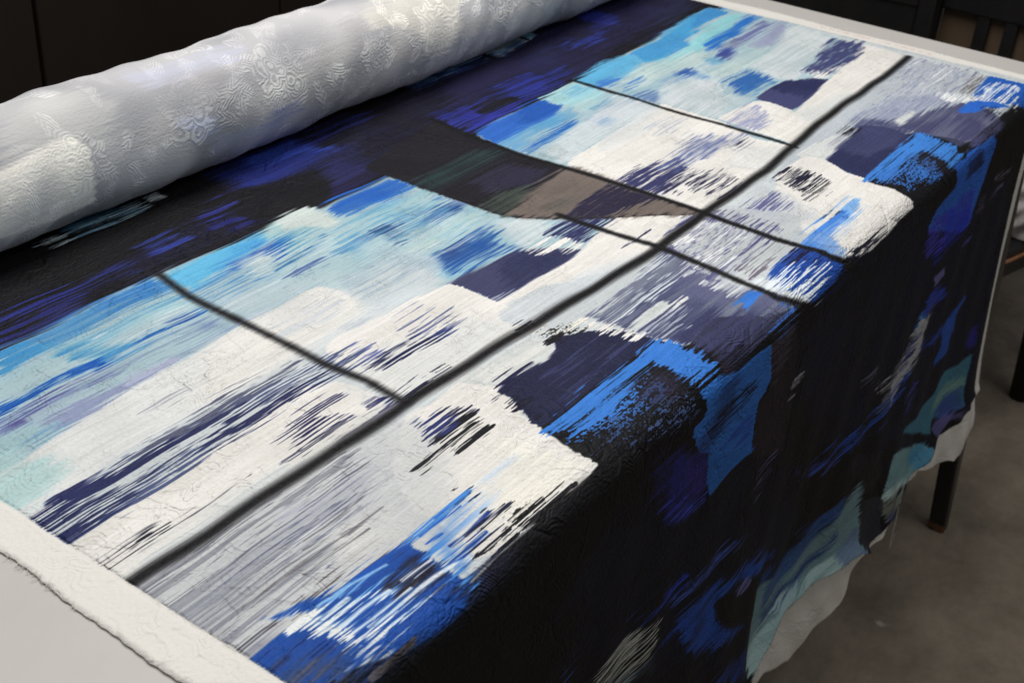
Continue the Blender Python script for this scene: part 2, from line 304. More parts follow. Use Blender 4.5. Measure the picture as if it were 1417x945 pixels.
("s",38,96,184,"379,-499 437,-511 502,-510 566,-512 568,-480 569,-440 532,-439 479,-438 424,-442 377,-447 365,-468",{'fe':5}),
("s",60,124,198,"378,-473 429,-446 511,-443 566,-441 529,-429 455,-432 374,-441",{'op':.7,'fe':7}),
("s",150,196,206,"355,-452 412,-431 493,-428 563,-431 567,-398 502,-400 421,-404 362,-423",{'fe':8,'op':.8}),
("f",202,213,210,"282,-521 307,-531 339,-532 358,-521 368,-493 360,-464 358,-440 325,-432 297,-471 260,-485",{'fe':7,'rag':14}),
("s",66,140,192,"233,-480 267,-478 302,-475 306,-461 263,-456 219,-446 201,-449",{'fe':7}),
("w",34,88,172,"221,-469 253,-467 253,-450 212,-438 186,-434",{'den':.7,'fe':5}),
("w",28,94,152,"171,-419 203,-416 239,-416 299,-426 297,-419 241,-407 194,-401 156,-404",{'den':.85,'fe':5,'rag':16}),
("w",90,150,178,"231,-450 280,-455 318,-457 313,-446 260,-435 222,-427",{'den':.45,'fe':6}),
("w",66,88,150,"159,-370 185,-372 231,-360 228,-352 195,-354 161,-352",{'den':.75,'fe':6}),
("s",40,74,145,"197,-359 230,-358 225,-351 196,-352",{'op':.7,'fe':4}),
("s",120,166,198,"265,-364 335,-378 358,-353 321,-352 265,-347",{'op':.6,'fe':8}),
("w",94,106,164,"323,-375 355,-374 365,-355 341,-355",{'den':.7,'fe':5}),
("w",48,106,170,"270,-375 304,-378 335,-378 334,-363 275,-352 253,-353",{'den':.35,'fe':6}),
("w",56,118,164,"360,-351 424,-360 475,-342 479,-311 405,-303 362,-299 356,-314",{'den':.55,'fe':8}),
("s",30,60,122,"360,-382 387,-374 422,-362 420,-356 384,-351 373,-338 361,-355",{'fe':4,'op':.95}),
("s",32,70,130,"359,-319 374,-312 361,-301",{'fe':4,'op':.8}),
("s",58,108,186,"550,-392 564,-367 560,-353 535,-369",{'op':.7,'fe':5}),
("w",34,74,144,"465,-334 524,-353 548,-337 546,-311 510,-304 476,-323",{'den':.75,'fe':6}),
("s",28,54,118,"530,-347 547,-333 544,-309 513,-310",{'op':.8,'fe':5}),
("s",112,112,162,"535,-351 573,-349 560,-315 554,-335",{'op':.6,'fe':5}),
("s",178,206,206,"361,-291 460,-296 547,-301 560,-269 511,-267 423,-267 365,-271",{'fe':6,'op':.8}),
("w",200,212,204,"354,-299 423,-284 510,-287 503,-275 419,-271 351,-283",{'den':.6,'fe':5}),
("w",98,164,192,"411,-271 506,-281 560,-269 538,-247 482,-246 413,-252",{'den':.5,'fe':6}),
("w",34,82,152,"361,-251 414,-250 482,-246 522,-228 509,-199 438,-175 383,-187 337,-197 346,-226",{'den':.8,'fe':8}),
("s",42,68,130,"398,-251 441,-247 442,-229 405,-211 369,-218",{'op':.7,'fe':8}),
("w",38,88,160,"323,-189 378,-183 435,-178 422,-168 357,-167 320,-177",{'den':.5,'fe':5}),
("s",192,205,213,"198,-297 296,-297 356,-280 362,-242 336,-206 315,-182 238,-171 173,-192 166,-229",{'fe':14,'op':.9}),
("w",150,170,192,"270,-294 339,-266 330,-213 278,-223",{'den':.2}),
("f",64,66,100,"305,-170 356,-164 401,-158 463,-151 494,-142 533,-113 560,-72 529,-64 445,-63 350,-70 310,-76 314,-112",{'fe':4,'rag':10}),
("s",42,46,80,"409,-143 493,-136 554,-76 493,-71 444,-73 382,-74 361,-84",{'op':.85,'fe':10}),
("d",230,228,223,"493,-136 544,-135 550,-108 575,-74 553,-75 532,-107 494,-122",{'den':.7,'fe':3}),
("f",204,211,214,"162,-269 295,-281 324,-211 317,-170 233,-178 131,-191",{'fe':16,'rag':20,'op':.8}),
("w",100,156,186,"321,-424 434,-444 513,-390 580,-334 553,-259 427,-282 308,-292 252,-328",{'den':.3}),
("w",208,216,214,"314,-351 420,-331 533,-310 551,-247 473,-232 351,-258 281,-296",{'den':.26}),
("w",150,170,182,"222,-323 335,-315 350,-221 270,-209 165,-231",{'den':.3}),
("f",216,218,217,"-482,-290 -413,-285 -378,-287 -330,-289 -267,-298 -218,-303 -149,-307 5,-318 139,-321 162,-309 173,-279 163,-240 147,-211 39,-201 -86,-195 -229,-199 -351,-196 -464,-176 -510,-221",{'fe':2,'rag':5}),
("s",172,204,204,"-465,-343 -406,-308 -397,-263 -390,-230 -448,-210 -473,-218 -508,-281",{'fe':16,'op':.9}),
("s",230,227,219,"-72,-311 151,-305 171,-247 153,-216 24,-202 -131,-192 -193,-210",{'fe':22,'op':.6}),
("d",180,188,198,"31,-303 121,-303 152,-280 152,-245 79,-238 12,-249",{'den':.35,'op':.6}),
("s",206,210,212,"55,-276 113,-289 119,-260 69,-238 39,-250",{'op':.35,'fe':24}),
("d",178,186,196,"1368,731 2296,939 95,-209 99,-183 60,-163 -4,-165",{'den':.4,'op':.7}),
("d",150,152,160,"-250,-251 -203,-251 -155,-251 -209,-239",{'den':.15,'fw':10}),
("f",230,228,223,"29,-178 69,-185 150,-183 247,-175 313,-166 318,-146 314,-112 311,-71 321,-40 266,-39 289,20 250,19 196,12 95,16 5,8 -6,0 9,-62 9,-131",{'fe':2,'rag':6}),
("f",214,218,218,"4,-126 91,-128 149,-95 252,-66 273,3 196,12 95,16 8,6 -4,-1 10,-71",{'fe':16,'rag':20,'op':.6}),
("d",112,118,150,"164,-153 226,-157 257,-128 238,-87 182,-74 143,-90 148,-128",{'den':.55,'fw':25,'fe':6}),
("d",56,66,114,"141,-103 196,-85 200,-69 155,-77 135,-89",{'den':.5,'fw':12}),
("d",34,38,74,"27,-100 51,-102 85,-104 130,-94 163,-78 114,-81 97,-76 65,-77 34,-92",{'den':.75,'fw':12}),
("d",110,115,160,"9,-140 58,-156 85,-141 77,-113 44,-110 13,-126",{'den':.6,'fw':18}),
("d",44,48,98,"-15,-109 25,-103 43,-91 -6,-90 -47,-99",{'den':.4,'fw':12}),
("d",30,32,60,"86,-28 114,-21 88,-19",{'den':.7,'fw':3,'fe':1}),
("d",30,32,60,"8,-7 50,-6 88,-1 76,5 38,-1 9,-2",{'den':.8,'fw':5,'fe':1}),
("d",40,42,70,"13,-29 48,-27 101,-15 50,-15 8,-16",{'den':.2,'fw':6}),
("f",202,208,213,"281,-54 367,-54 413,-41 453,-20 498,-20 544,5 463,17 386,15 295,15 272,3",{'fe':6,'rag':16,'op':.95}),
("s",212,217,220,"294,-30 405,-36 484,-16 452,5 339,9 285,4",{'op':.6,'fe':20}),
("d",30,30,40,"271,0 288,-3 294,2 270,5",{'den':.7,'fw':3,'fe':1}),
("f",230,228,223,"307,-108 308,-69 390,-70 438,-66 469,-65 522,-65 578,-71 704,-98 839,24 720,49 660,39 548,22 487,-13 432,-30 414,-42 333,-58 284,-52 280,-68",{'fe':2,'rag':6}),
("f",230,228,223,"701,-96 745,-60 809,0 838,22 771,32 673,32 614,2 562,-41 571,-71",{'fe':2,'rag':3}),
("s",206,213,219,"432,-30 517,-12 620,23 553,28 462,3 378,6 390,-16",{'op':.8,'fe':18}),
("d",50,50,80,"609,-30 663,-27 698,-17 636,-21",{'den':.25,'fw':5}),
("d",48,50,92,"562,-143 614,-151 657,-148 723,-137 710,-91 646,-88 595,-87 574,-89 567,-110",{'den':.85,'fe':3,'fw':10}),
("d",230,228,223,"556,-135 577,-88 566,-72 532,-89",{'den':.6}),
("f",230,228,223,"-478,-111 -425,-116 -294,-118 -239,-120 -66,-131 -20,-105 -10,-53 -28,-5 -58,7 -137,0 -228,-28 -330,-23 -439,-26 -474,-10 -477,-43",{'fe':2,'rag':6}),
("d",78,88,124,"-469,-165 -435,-186 -335,-189 -220,-179 -135,-175 -28,-163 47,-152 62,-129 -6,-104 -75,-119 -150,-113 -249,-112 -301,-110 -431,-108 -473,-108",{'den':.6,'fe':3,'fw':14}),
("d",38,42,82,"-469,-165 -437,-184 -341,-182 -228,-171 -144,-166 -122,-141 -227,-135 -315,-143 -424,-118 -470,-112",{'den':.6,'fe':3,'fw':10}),
("d",36,42,84,"-466,-164 -423,-181 -370,-173 -327,-156 -367,-136 -448,-116 -470,-120",{'den':.7,'fe':2,'fw':6}),
("d",42,46,84,"-238,-160 -117,-146 -51,-141 8,-131 -46,-122 -147,-117 -247,-114",{'den':.62,'fw':8}),
("d",86,90,110,"-339,-182 -245,-181 -149,-173 -18,-176 -32,-191 -137,-199 -240,-200",{'den':.35,'fw':8}),
("d",34,34,76,"-210,-42 -183,-71 -144,-83 -111,-81 -89,-63 -92,-40 -51,-11 -113,-21 -171,-25",{'den':.55,'fw':14,'fe':3}),
("d",40,40,80,"-148,-80 -96,-89 -47,-87 -43,-71 -98,-74",{'den':.42,'fw':10}),
("d",26,26,50,"-183,-46 -104,-29 -49,-13 -107,-14 -179,-24",{'den':.6,'fw':8}),
("d",40,40,84,"-32,-40 -12,-30 -6,0 -35,7 -54,-7",{'den':.55,'fw':8}),
("s",206,210,211,"-9,-83 -9,-55 -37,-40 -29,-69 -38,-89 -29,-97",{'op':.6,'fe':10}),
("d",30,30,60,"-204,-39 -183,-38 -163,-31 -176,-22 -200,-26",{'den':.4,'fw':6}),
("d",26,26,40,"-469,-54 -427,-53 -397,-54 -385,-51 -408,-50 -435,-52",{'den':.4,'fw':6}),
("d",26,26,40,"-381,-46 -358,-47 -315,-54 -248,-47 -292,-41 -337,-44",{'den':.12,'fw':6}),
("s",208,210,208,"-464,-27 -319,-35 -199,-30 -66,-24 -1,-2 -128,5 -254,-2 -357,-7 -460,-2",{'op':.6,'fe':10}),
("f",19,18,21,"-537,236 -482,243 -352,291 -152,279 36,283 64,275 60,246 69,175 138,159 298,169 378,179 393,228 506,212 576,275 708,307 868,287 1048,311 1200,299 1191,229 1218,173 1338,140 1526,165 1552,221 1576,279 1888,271 2028,287 2296,323 2296,1515 528,1303 -600,383",{'fe':2,'rag':2}),
("s",20,24,52,"944,271 1524,367 2032,535 2144,1223 1496,1031 896,747 664,371",{'op':.7,'fe':40,'rag':90}),
("s",18,22,48,"-84,319 296,403 824,671 984,1111 516,1007 24,631",{'op':.6,'fe':40,'rag':90}),
("f",203,206,208,"-471,-1 -352,-1 -144,7 -24,20 -16,86 -43,155 -142,218 -213,217 -342,196 -419,182 -481,168 -476,86",{'fe':2,'rag':3}),
("s",160,164,176,"-483,60 -358,42 -230,49 -128,55 -103,83 -249,90 -350,92 -449,102",{'op':.8,'fe':18}),
("d",108,111,122,"-471,-1 -355,2 -148,11 -67,27 -139,65 -272,64 -385,69 -473,72",{'den':.44,'fw':8,'fe':2}),
("d",106,110,130,"-483,60 -293,60 -103,83 -55,140 -138,158 -287,147 -393,134 -472,126",{'den':.36,'fw':12}),
("d",226,228,228,"-473,72 -302,69 -115,93 -91,145 -278,139 -442,128",{'den':.12,'fw':12}),
("s",136,142,180,"-296,42 -259,35 -226,45 -214,59 -249,62 -289,57",{'op':.55,'fe':14}),
("w",140,143,152,"-483,60 -385,69 -330,96 -264,115 -355,143 -432,140 -474,140",{'den':.6}),
("w",150,152,158,"-471,11 -361,9 -204,12 -128,30 -246,51 -367,51 -471,57",{'den':.35}),
("d",92,84,86,"-476,163 -445,159 -360,159 -279,162 -212,173 -202,193 -287,191 -379,187 -437,177",{'den':.42,'fw':8}),
("d",92,84,86,"-312,159 -264,157 -234,166 -222,183 -276,183 -334,178",{'den':.5,'fw':8}),
("s",118,118,138,"-476,159 -445,163 -413,172 -438,189 -473,184",{'op':.8,'fe':10}),
("d",70,66,72,"-481,153 -460,156 -411,170 -428,183 -463,181",{'den':.4,'fw':8}),
("s",222,222,218,"-261,112 -177,118 -170,163 -195,191 -240,171 -306,153",{'op':.8,'fe':14}),
("d",120,118,124,"-261,112 -207,112 -97,104 -32,105 -95,114 -177,118 -243,120",{'den':.4,'fw':8}),
("d",130,130,160,"-183,42 -124,48 -111,70 -163,73 -205,62",{'den':.4,'fw':10,'op':.8}),
("f",19,18,21,"-184,415 -164,295 -76,275 16,267 93,213 132,259 168,331 -68,455",{}),
("f",230,228,223,"-24,17 25,29 87,32 106,82 103,105 80,140 75,172 66,213 59,249 64,275 40,279 4,279 -32,275 -92,275 -132,279 -164,279 -192,267 -182,238 -173,186 -172,151 -127,79",{'fe':2,'rag':5}),
("s",203,206,207,"-116,20 1,28 -34,91 -112,166 -143,207 -200,196 -226,139",{'fe':26,'rag':40}),
("f",230,228,223,"90,20 101,38 116,75 105,104 85,137 73,180 20,140 -22,30",{'fe':2,'rag':8}),
("s",240,236,224,"15,148 44,255 -8,267 -100,267 -103,200",{'op':.7,'fe':14}),
("d",28,28,58,"-37,39 -7,39 21,39 43,52 45,81 32,111 -19,120 -53,118 -51,96 -44,65",{'den':.5,'fw':18,'fe':2}),
("d",22,22,26,"-36,84 15,73 39,93 23,126 -15,125 -47,121 -53,106",{'den':.6,'fw':10,'fe':2}),
("d",42,50,104,"-31,38 5,43 13,71 -14,83 -42,68",{'den':.45,'fw':8}),
("d",30,30,34,"-105,102 -78,101 -40,104 -51,108 -84,110 -105,110",{'den':.75,'fw':4}),
("s",140,180,228,"-58,181 -18,184 -5,195 -50,199 -76,199",{'op':.35,'fe':14}),
("s",70,132,212,"-200,191 -151,186 -110,189 -94,201 -148,218 -181,229 -208,271 -208,291 -228,275 -224,232",{'op':.92,'fe':12}),
("s",176,204,236,"-170,220 -102,206 -62,200 -102,222 -159,234 -191,244",{'op':.6,'fe':14}),
("d",28,70,165,"-230,245 -181,236 -129,241 -156,255 -196,255 -236,259",{'den':.6,'fw':6}),
("d",28,70,165,"-164,177 -128,187 -104,193 -133,199 -167,195 -195,191",{'den':.4,'fw':6}),
("d",16,18,50,"-131,190 -108,188 -96,202 -116,198",{'den':.85,'fw':3,'fe':1}),
("d",22,22,26,"-111,169 -94,173 -105,174",{'den':.9,'fw':2,'fe':1}),
("d",22,22,26,"-123,230 -96,232 -86,240 -115,243 -155,239 -177,240 -133,237",{'den':.7,'fw':4,'fe':1}),
("d",22,22,26,"-108,263 -92,259 -84,263 -100,267",{'den':.8,'fw':3,'fe':1}),
("d",22,22,26,"-72,263 -52,267 -60,267",{'den':.8,'fw':2,'fe':1}),
("d",22,22,26,"-108,271 -60,271 -4,275 4,279 -48,279 -96,279",{'den':.5,'fw':4,'fe':1}),
("d",22,22,30,"-192,263 -160,263 -120,275 -136,279 -180,271",{'den':.7,'fw':4,'fe':1}),
("d",22,22,30,"-152,263 -124,263 -140,267",{'den':.7,'fw':3,'fe':1}),
("f",30,78,164,"-429,147 -334,178 -279,178 -222,186 -221,208 -232,255 -216,287 -248,303 -288,303 -340,295 -400,271 -496,259 -526,240 -488,188 -477,181 -381,182",{'fe':3,'rag':10}),
("f",30,76,160,"-477,180 -446,179 -380,181 -324,180 -367,223 -432,275 -480,223",{'fe':2,'rag':6}),
("s",24,26,50,"-246,191 -220,204 -236,255 -272,255 -290,231",{'op':.85,'fe':12}),
("s",36,38,60,"-256,267 -200,275 -160,275 -144,295 -192,311 -240,295",{'op':.8,'fe':14}),
("d",110,170,225,"-356,187 -300,193 -245,213 -240,251 -284,255 -336,251 -380,219",{'den':.4,'fw':8}),
("d",226,232,236,"-373,192 -335,201 -298,220 -232,255 -280,255 -336,267 -388,271 -392,251 -401,217",{'den':.4,'fw':8}),
("d",232,236,238,"-403,226 -370,232 -320,259 -388,271 -392,255",{'den':.55,'fw':4}),
("d",30,76,160,"-390,207 -347,212 -308,228 -275,248 -326,243 -381,242",{'den':.4,'fw':6}),
("s",206,228,236,"-409,172 -377,181 -369,220 -386,235 -405,212",{'op':.75,'fe':10}),
("d",232,236,236,"-416,175 -390,172 -378,197 -375,225 -389,249 -388,271 -409,246 -394,243 -403,220 -417,208",{'den':.75,'fw':5}),
("d",16,44,110,"-474,189 -405,212 -394,243 -412,259 -458,226",{'den':.4,'fw':10}),
("s",70,70,88,"-477,202 -433,223 -408,255 -428,279 -481,221",{'op':.7,'fe':16}),
("d",80,84,100,"-451,212 -416,263 -432,279 -480,230",{'den':.45}),
("s",24,64,140,"-416,251 -388,271 -352,287 -288,303 -248,303 -228,303 -268,315 -340,299 -416,287 -436,271",{'op':.55,'fe':20}),
("d",90,86,92,"-396,279 -356,283 -336,295 -360,295 -396,295",{'den':.35}),
("s",19,18,21,"-388,307 -356,299 -296,311 -232,311 -164,331 -140,507",{'fe':14,'op':.9}),
("s",26,24,26,"-188,299 -128,287 0,283 32,291 -44,295 -128,303",{'op':.4,'fe':14}),
("s",28,26,40,"-250,195 -225,206 -236,263 -268,255 -298,242 -297,211",{'op':.85,'fe':10}),
("w",30,82,172,"-303,184 -259,188 -215,189 -225,229 -239,204 -288,203",{'den':.6,'fe':5}),
("w",70,136,215,"-211,186 -139,186 -108,190 -132,199 -196,216 -224,247 -224,279 -232,267 -225,229",{'den':.75,'fe':6}),
("l",226,234,240,"-359,244 -329,247 -309,248 -266,249 -240,251 -216,255 -196,259",{'w':2.6,'fe':1.6,'den':.9}),
("l",206,224,238,"-378,221 -344,220 -319,221 -301,223",{'w':2.6,'fe':1.6,'den':.85}),
("l",140,186,230,"-372,179 -347,182 -319,185 -271,194",{'w':2.2,'fe':1.6,'den':.7}),
("l",214,228,238,"-376,237 -339,238 -304,239 -283,240",{'w':2,'fe':1.6,'den':.75}),
("l",120,170,225,"-345,189 -307,192 -278,195",{'w':1.8,'fe':1.6,'den':.6}),
("l",214,228,238,"-382,197 -348,197 -341,197",{'w':3,'fe':1.6,'den':.85}),
("l",190,215,235,"-340,259 -308,259 -276,263",{'w':1.8,'fe':1.6,'den':.6}),
("l",210,214,226,"-280,224 -248,226 -231,228",{'w':2,'fe':1.6,'den':.7}),
("l",210,214,226,"-267,232 -238,233 -226,240",{'w':1.8,'fe':1.6,'den':.6}),
("l",190,214,236,"-353,248 -319,248 -295,246",{'w':1.6,'fe':1.6,'den':.6}),
("l",26,70,150,"-233,245 -203,247 -177,248 -149,247",{'w':2.4,'fe':1.6,'den':.8}),
("l",24,52,130,"-196,230 -169,232 -118,229",{'w':2.2,'fe':1.6,'den':.8}),
("l",22,26,60,"-169,232 -141,234 -88,240",{'w':2.2,'fe':1.6,'den':.85}),
("l",28,90,190,"-204,190 -165,192 -132,194",{'w':1.8,'fe':1.6,'den':.7}),
("l",28,90,190,"-210,204 -185,208",{'w':1.6,'fe':1.6,'den':.8}),
("l",112,110,114,"-345,133 -292,132 -233,135",{'w':1.2,'fe':1.4,'den':.8}),
("l",112,110,114,"-330,119 -284,120 -193,122",{'w':1.2,'fe':1.4,'den':.55}),
("l",112,110,114,"-301,91 -263,93 -198,92",{'w':1.2,'fe':1.4,'den':.6}),
("l",112,110,114,"-314,103 -263,113 -239,108",{'w':1.2,'fe':1.4,'den':.7}),
("l",112,110,114,"-360,147 -300,151 -251,151",{'w':1.2,'fe':1.4,'den':.6}),
("l",112,110,114,"-374,161 -306,164 -254,165",{'w':1.2,'fe':1.4,'den':.55}),
("l",112,110,114,"-367,107 -322,112 -233,110",{'w':1.2,'fe':1.4,'den':.5}),
("l",112,110,114,"-403,118 -334,122 -305,124",{'w':1.2,'fe':1.4,'den':.6}),
("l",112,110,114,"-378,69 -302,68 -220,66",{'w':1.2,'fe':1.4,'den':.45}),
("l",112,110,114,"-424,116 -356,120 -305,120",{'w':1.2,'fe':1.4,'den':.55}),
("l",112,110,114,"-414,82 -341,81 -260,78",{'w':1.2,'fe':1.4,'den':.5}),
("f",34,37,66,"106,78 133,75 175,81 255,78 276,60 294,61 330,83 370,112 379,160 385,182 318,191 247,191 168,187 110,184 68,179 79,148 99,117",{'fe':2,'rag':7}),
("d",60,64,104,"191,87 260,84 321,111 347,161 274,162 183,156 129,151",{'den':.25,'op':.7}),
("s",76,81,112,"368,59 460,61 613,42 664,37 680,101 653,124 635,194 656,287 656,311 488,299 404,248 392,212 376,183 373,159 372,124",{'fe':4,'op':1}),
("s",52,54,90,"444,183 520,199 552,259 592,303 492,299 412,295 392,212",{'op':.8,'fe':16}),
("s",104,106,138,"618,86 663,109 650,223 660,291 600,271 560,209 527,137",{'op':.55,'fe':16}),
("d",198,205,212,"368,59 467,57 617,39 650,55 645,90 543,105 452,112 364,115",{'den':.34,'fw':6,'fe':2}),
("d",208,213,216,"666,59 774,50 793,114 658,219 588,204 600,143 602,95",{'den':.3,'fw':12}),
("f",204,210,210,"372,130 432,124 485,125 504,135 483,146 441,146 384,143",{'fe':2,'rag':8}),
("d",216,218,216,"478,129 526,147 499,153 472,146",{'den':.4}),
("d",230,228,223,"358,58 374,82 373,114 381,158 369,165 355,138 345,100 340,77",{'den':.75,'fw':4}),
("d",170,176,190,"392,147 502,168 457,176 454,194 379,177",{'den':.16,'fw':8}),
("f",210,214,213,"87,18 134,22 174,28 268,29 271,54 260,77 220,85 176,80 138,76 118,74 98,49",{'fe':2,'rag':7}),
("s",222,222,216,"99,22 189,44 247,48 243,65 156,68 108,51",{'op':.6,'fe':12}),
("p",40,38,36,"265,31 307,35 340,49 350,66 333,86 300,76 274,57",{'den':.5,'fw':12}),
("d",234,230,214,"283,24 330,38 353,64 322,57 272,45",{'den':.4,'fw':6}),
("d",24,22,28,"266,53 293,62 311,77 275,74",{'den':.85,'fw':4}),
("d",30,28,60,"121,67 151,71 202,79 155,86 113,86",{'den':.45,'fw':5}),
("d",24,22,40,"84,94 125,99 115,135 88,158 89,124",{'den':.6,'fw':5}),
("f",18,17,22,"68,179 106,179 184,177 270,177 339,179 377,182 386,232 385,241 396,283 364,287 324,295 296,311 296,347 256,367 288,387 56,247 62,216",{'fe':3,'rag':3}),
("d",58,126,212,"68,179 106,179 184,177 270,177 339,179 377,182 386,232 388,240 396,283 344,283 312,267 337,214 285,215 228,228 150,230 78,217",{'den':.9,'fw':4,'fe':2}),
("p",56,120,205,"66,185 173,183 265,202 301,213 260,275 192,275 116,259 64,234",{'den':.5,'fw':25}),
("p",50,70,110,"103,229 220,237 304,279 272,315 164,299 64,255",{'den':.22,'fw':30}),
("s",44,40,62,"250,214 309,222 308,267 260,275 221,248",{'op':.7,'fe':12}),
("d",20,20,30,"299,211 347,204 344,255 328,275 304,271",{'den':.35,'fw':8}),
("f",56,122,210,"301,188 372,183 390,203 388,263 400,283 372,283 332,267 322,243 318,222 320,205 293,200",{'fe':3,'rag':16}),
("p",64,84,128,"184,275 300,291 320,315 284,327 180,295",{'den':.32,'fw':20}),
("f",44,36,46,"404,279 440,311 552,319 644,315 684,371 708,503 696,615 548,531 544,427 588,411 400,315",{'fe':6,'rag':4,'op':.9}),
("f",52,116,205,"324,295 376,295 436,311 492,311 556,315 584,399 544,427 544,467 548,531 336,411 296,347 344,335",{'fe':2,'rag':6}),
("s",30,40,80,"392,311 440,319 448,379 416,407 364,427 312,399 360,359",{'op':.6,'fe':14}),
("d",16,16,24,"384,355 440,347 524,371 512,411 428,419 356,403",{'den':.4,'fw':10}),
("d",40,80,170,"392,443 472,419 544,427 548,531",{'den':.5}),
("s",120,118,140,"560,315 608,307 648,335 644,391 604,419",{'op':.35,'fe':12}),
("f",56,120,210,"542,221 624,217 649,232 591,243 562,246 581,232",{'fe':3,'rag':10}),
("s",60,110,200,"640,259 660,291 664,307 628,287",{'op':.6,'fe':6}),
("d",60,110,200,"564,295 644,299 656,307 588,319",{'den':.5}),
("f",168,193,202,"836,-510 970,-526 1106,-527 1266,-534 1448,-557 1644,-562 1813,-578 2019,-600 2066,-487 2052,-330 2027,-176 2020,-14 1264,10 840,21 842,-18 839,-165 836,-281 826,-362",{'fe':5,'rag':8}),
("f",46,100,188,"848,-518 998,-520 1102,-521 1101,-467 1046,-451 934,-449 827,-448",{'fe':5,'rag':10}),
("s",80,150,205,"827,-448 945,-457 1078,-459 1065,-432 915,-412 835,-404",{'fe':12,'op':.85}),
("f",168,205,210,"1106,-527 1177,-538 1256,-537 1231,-442 1147,-441 1098,-479",{'fe':6,'rag':14}),
("s",90,162,210,"1258,-539 1445,-562 1524,-547 1484,-488 1282,-467 1234,-470",{'fe':8,'op':1}),
("s",62,110,195,"1280,-513 1383,-503 1363,-477 1269,-479",{'fe':8,'op':.7}),
("f",70,155,206,"1532,-552 1710,-563 1868,-580 1811,-577 2013,-598 2031,-546 1842,-521 1668,-498 1568,-468 1488,-491",{'fe':8,'rag':20}),
("s",150,208,214,"1399,-465 1584,-477 1601,-461 1833,-502 2021,-526 2026,-492 1774,-450 1522,-416 1442,-424",{'fe':12,'op':.9}),
("s",48,116,196,"1715,-453 1921,-475 2042,-478 2027,-448 1878,-432 1673,-417",{'fe':8,'op':.9}),
("s",112,116,158,"1696,-408 1808,-418 1976,-424 2002,-400 1865,-391 1715,-377",{'fe':8,'op':.85}),
("s",152,160,184,"1806,-368 1962,-381 2055,-379 2030,-360 1844,-318 1789,-332",{'fe':6,'op':.9}),
("s",60,88,160,"1709,-408 1754,-404 1723,-357 1660,-343 1652,-375",{'fe':9,'op':.9}),
("s",50,92,165,"1474,-415 1531,-407 1527,-399 1517,-374 1481,-380 1453,-377",{'fe':8,'op':.9}),
("s",70,130,195,"1293,-435 1378,-440 1283,-422",{'fe':5,'op':.8}),
("s",80,120,175,"1164,-413 1251,-390 1346,-382 1301,-362 1187,-370 1133,-394",{'fe':9,'op':.6}),
("w",62,96,170,"1268,-394 1336,-370 1270,-350 1246,-374",{'den':.6,'op':.8}),
("s",48,104,180,"842,-397 948,-397 1059,-409 1045,-394 944,-383 832,-372",{'fe':7,'op':.9}),
("s",196,208,213,"863,-376 1030,-390 1164,-413 1248,-350 1251,-327 1035,-308 853,-298 853,-333",{'fe':14,'op':.9}),
("s",150,185,205,"1091,-367 1145,-351 1062,-319 1055,-345",{'fe':12,'op':.6}),
("s",50,102,172,"1511,-276 1634,-283 1610,-213 1523,-196 1460,-215",{'fe':12,'op':.9}),
("w",46,92,165,"1523,-276 1647,-283 1603,-197 1477,-187 1430,-212",{'den':.5}),
("s",206,212,214,"1830,-318 2048,-371 2053,-296 2014,-223 1721,-175 1654,-170 1626,-221 1672,-295",{'fe':14,'op':.9}),
("s",192,206,210,"1420,-399 1501,-365 1442,-244 1463,-179 1295,-180 1290,-288",{'fe':14,'op':.9}),
("f",60,64,100,"1458,-180 1564,-178 1608,-180 1689,-147 1719,-107 1635,-86 1555,-88 1452,-89 1453,-126",{'fe':4,'rag':8}),
("s",42,46,80,"1592,-173 1693,-137 1687,-103 1586,-101 1547,-139",{'op':.7,'fe':10}),
("w",120,160,185,"848,-426 993,-428 1173,-425 1427,-415 1598,-391 1792,-355 1736,-307 1488,-332 1272,-327 1021,-360 842,-362",{'den':.28}),
("w",208,216,214,"919,-354 1130,-367 1340,-366 1517,-374 1734,-359 1728,-289 1465,-287 1259,-257 1054,-290",{'den':.26}),
("s",94,174,216,"1255,-537 1357,-553 1484,-565 1529,-549 1510,-499 1443,-483 1353,-467 1278,-465 1255,-488",{'fe':5}),
("s",70,148,202,"1529,-549 1630,-553 1763,-532 1689,-483 1591,-476 1510,-499",{'fe':6}),
("s",58,110,196,"1283,-498 1350,-495 1348,-471 1283,-461 1264,-479",{'op':.8,'fe':6}),
("s",190,208,206,"1337,-457 1475,-479 1550,-460 1613,-442 1676,-437 1664,-392 1535,-380 1423,-411 1321,-410 1292,-426",{'fe':9,'op':.9}),
("s",50,114,190,"1289,-442 1351,-443 1403,-444 1380,-434 1295,-424",{'fe':4,'op':.85}),
("w",98,138,190,"1421,-387 1508,-407 1518,-345 1503,-330 1480,-369 1409,-374",{'den':.5,'fe':6}),
("s",46,86,160,"1494,-406 1531,-404 1537,-385 1504,-371 1483,-385",{'fe':5,'op':.9}),
("s",88,118,166,"1277,-381 1312,-383 1337,-376 1311,-347 1271,-327 1273,-361",{'fe':7,'op':.8}),
("s",42,106,182,"1709,-435 1779,-427 1739,-406 1700,-415",{'op':.8,'fe':6}),
("s",160,206,214,"1106,-527 1173,-532 1240,-527 1240,-478 1234,-423 1161,-414 1109,-409 1104,-460",{'fe':4}),
("s",88,164,212,"1180,-513 1235,-520 1243,-488 1167,-490",{'op':.7,'fe':6}),
("s",190,206,206,"1111,-464 1179,-454 1234,-423 1138,-414 1071,-403",{'op':.6,'fe':8}),
("s",58,128,182,"1136,-416 1222,-423 1213,-414 1133,-407",{'op':.7,'fe':4}),
("s",34,86,174,"1042,-533 1099,-522 1100,-475 1053,-465 988,-464 951,-480",{'fe':5}),
("s",88,154,198,"944,-455 1053,-454 1110,-453 1084,-411 1024,-417 914,-413",{'op':.8,'fe':8}),
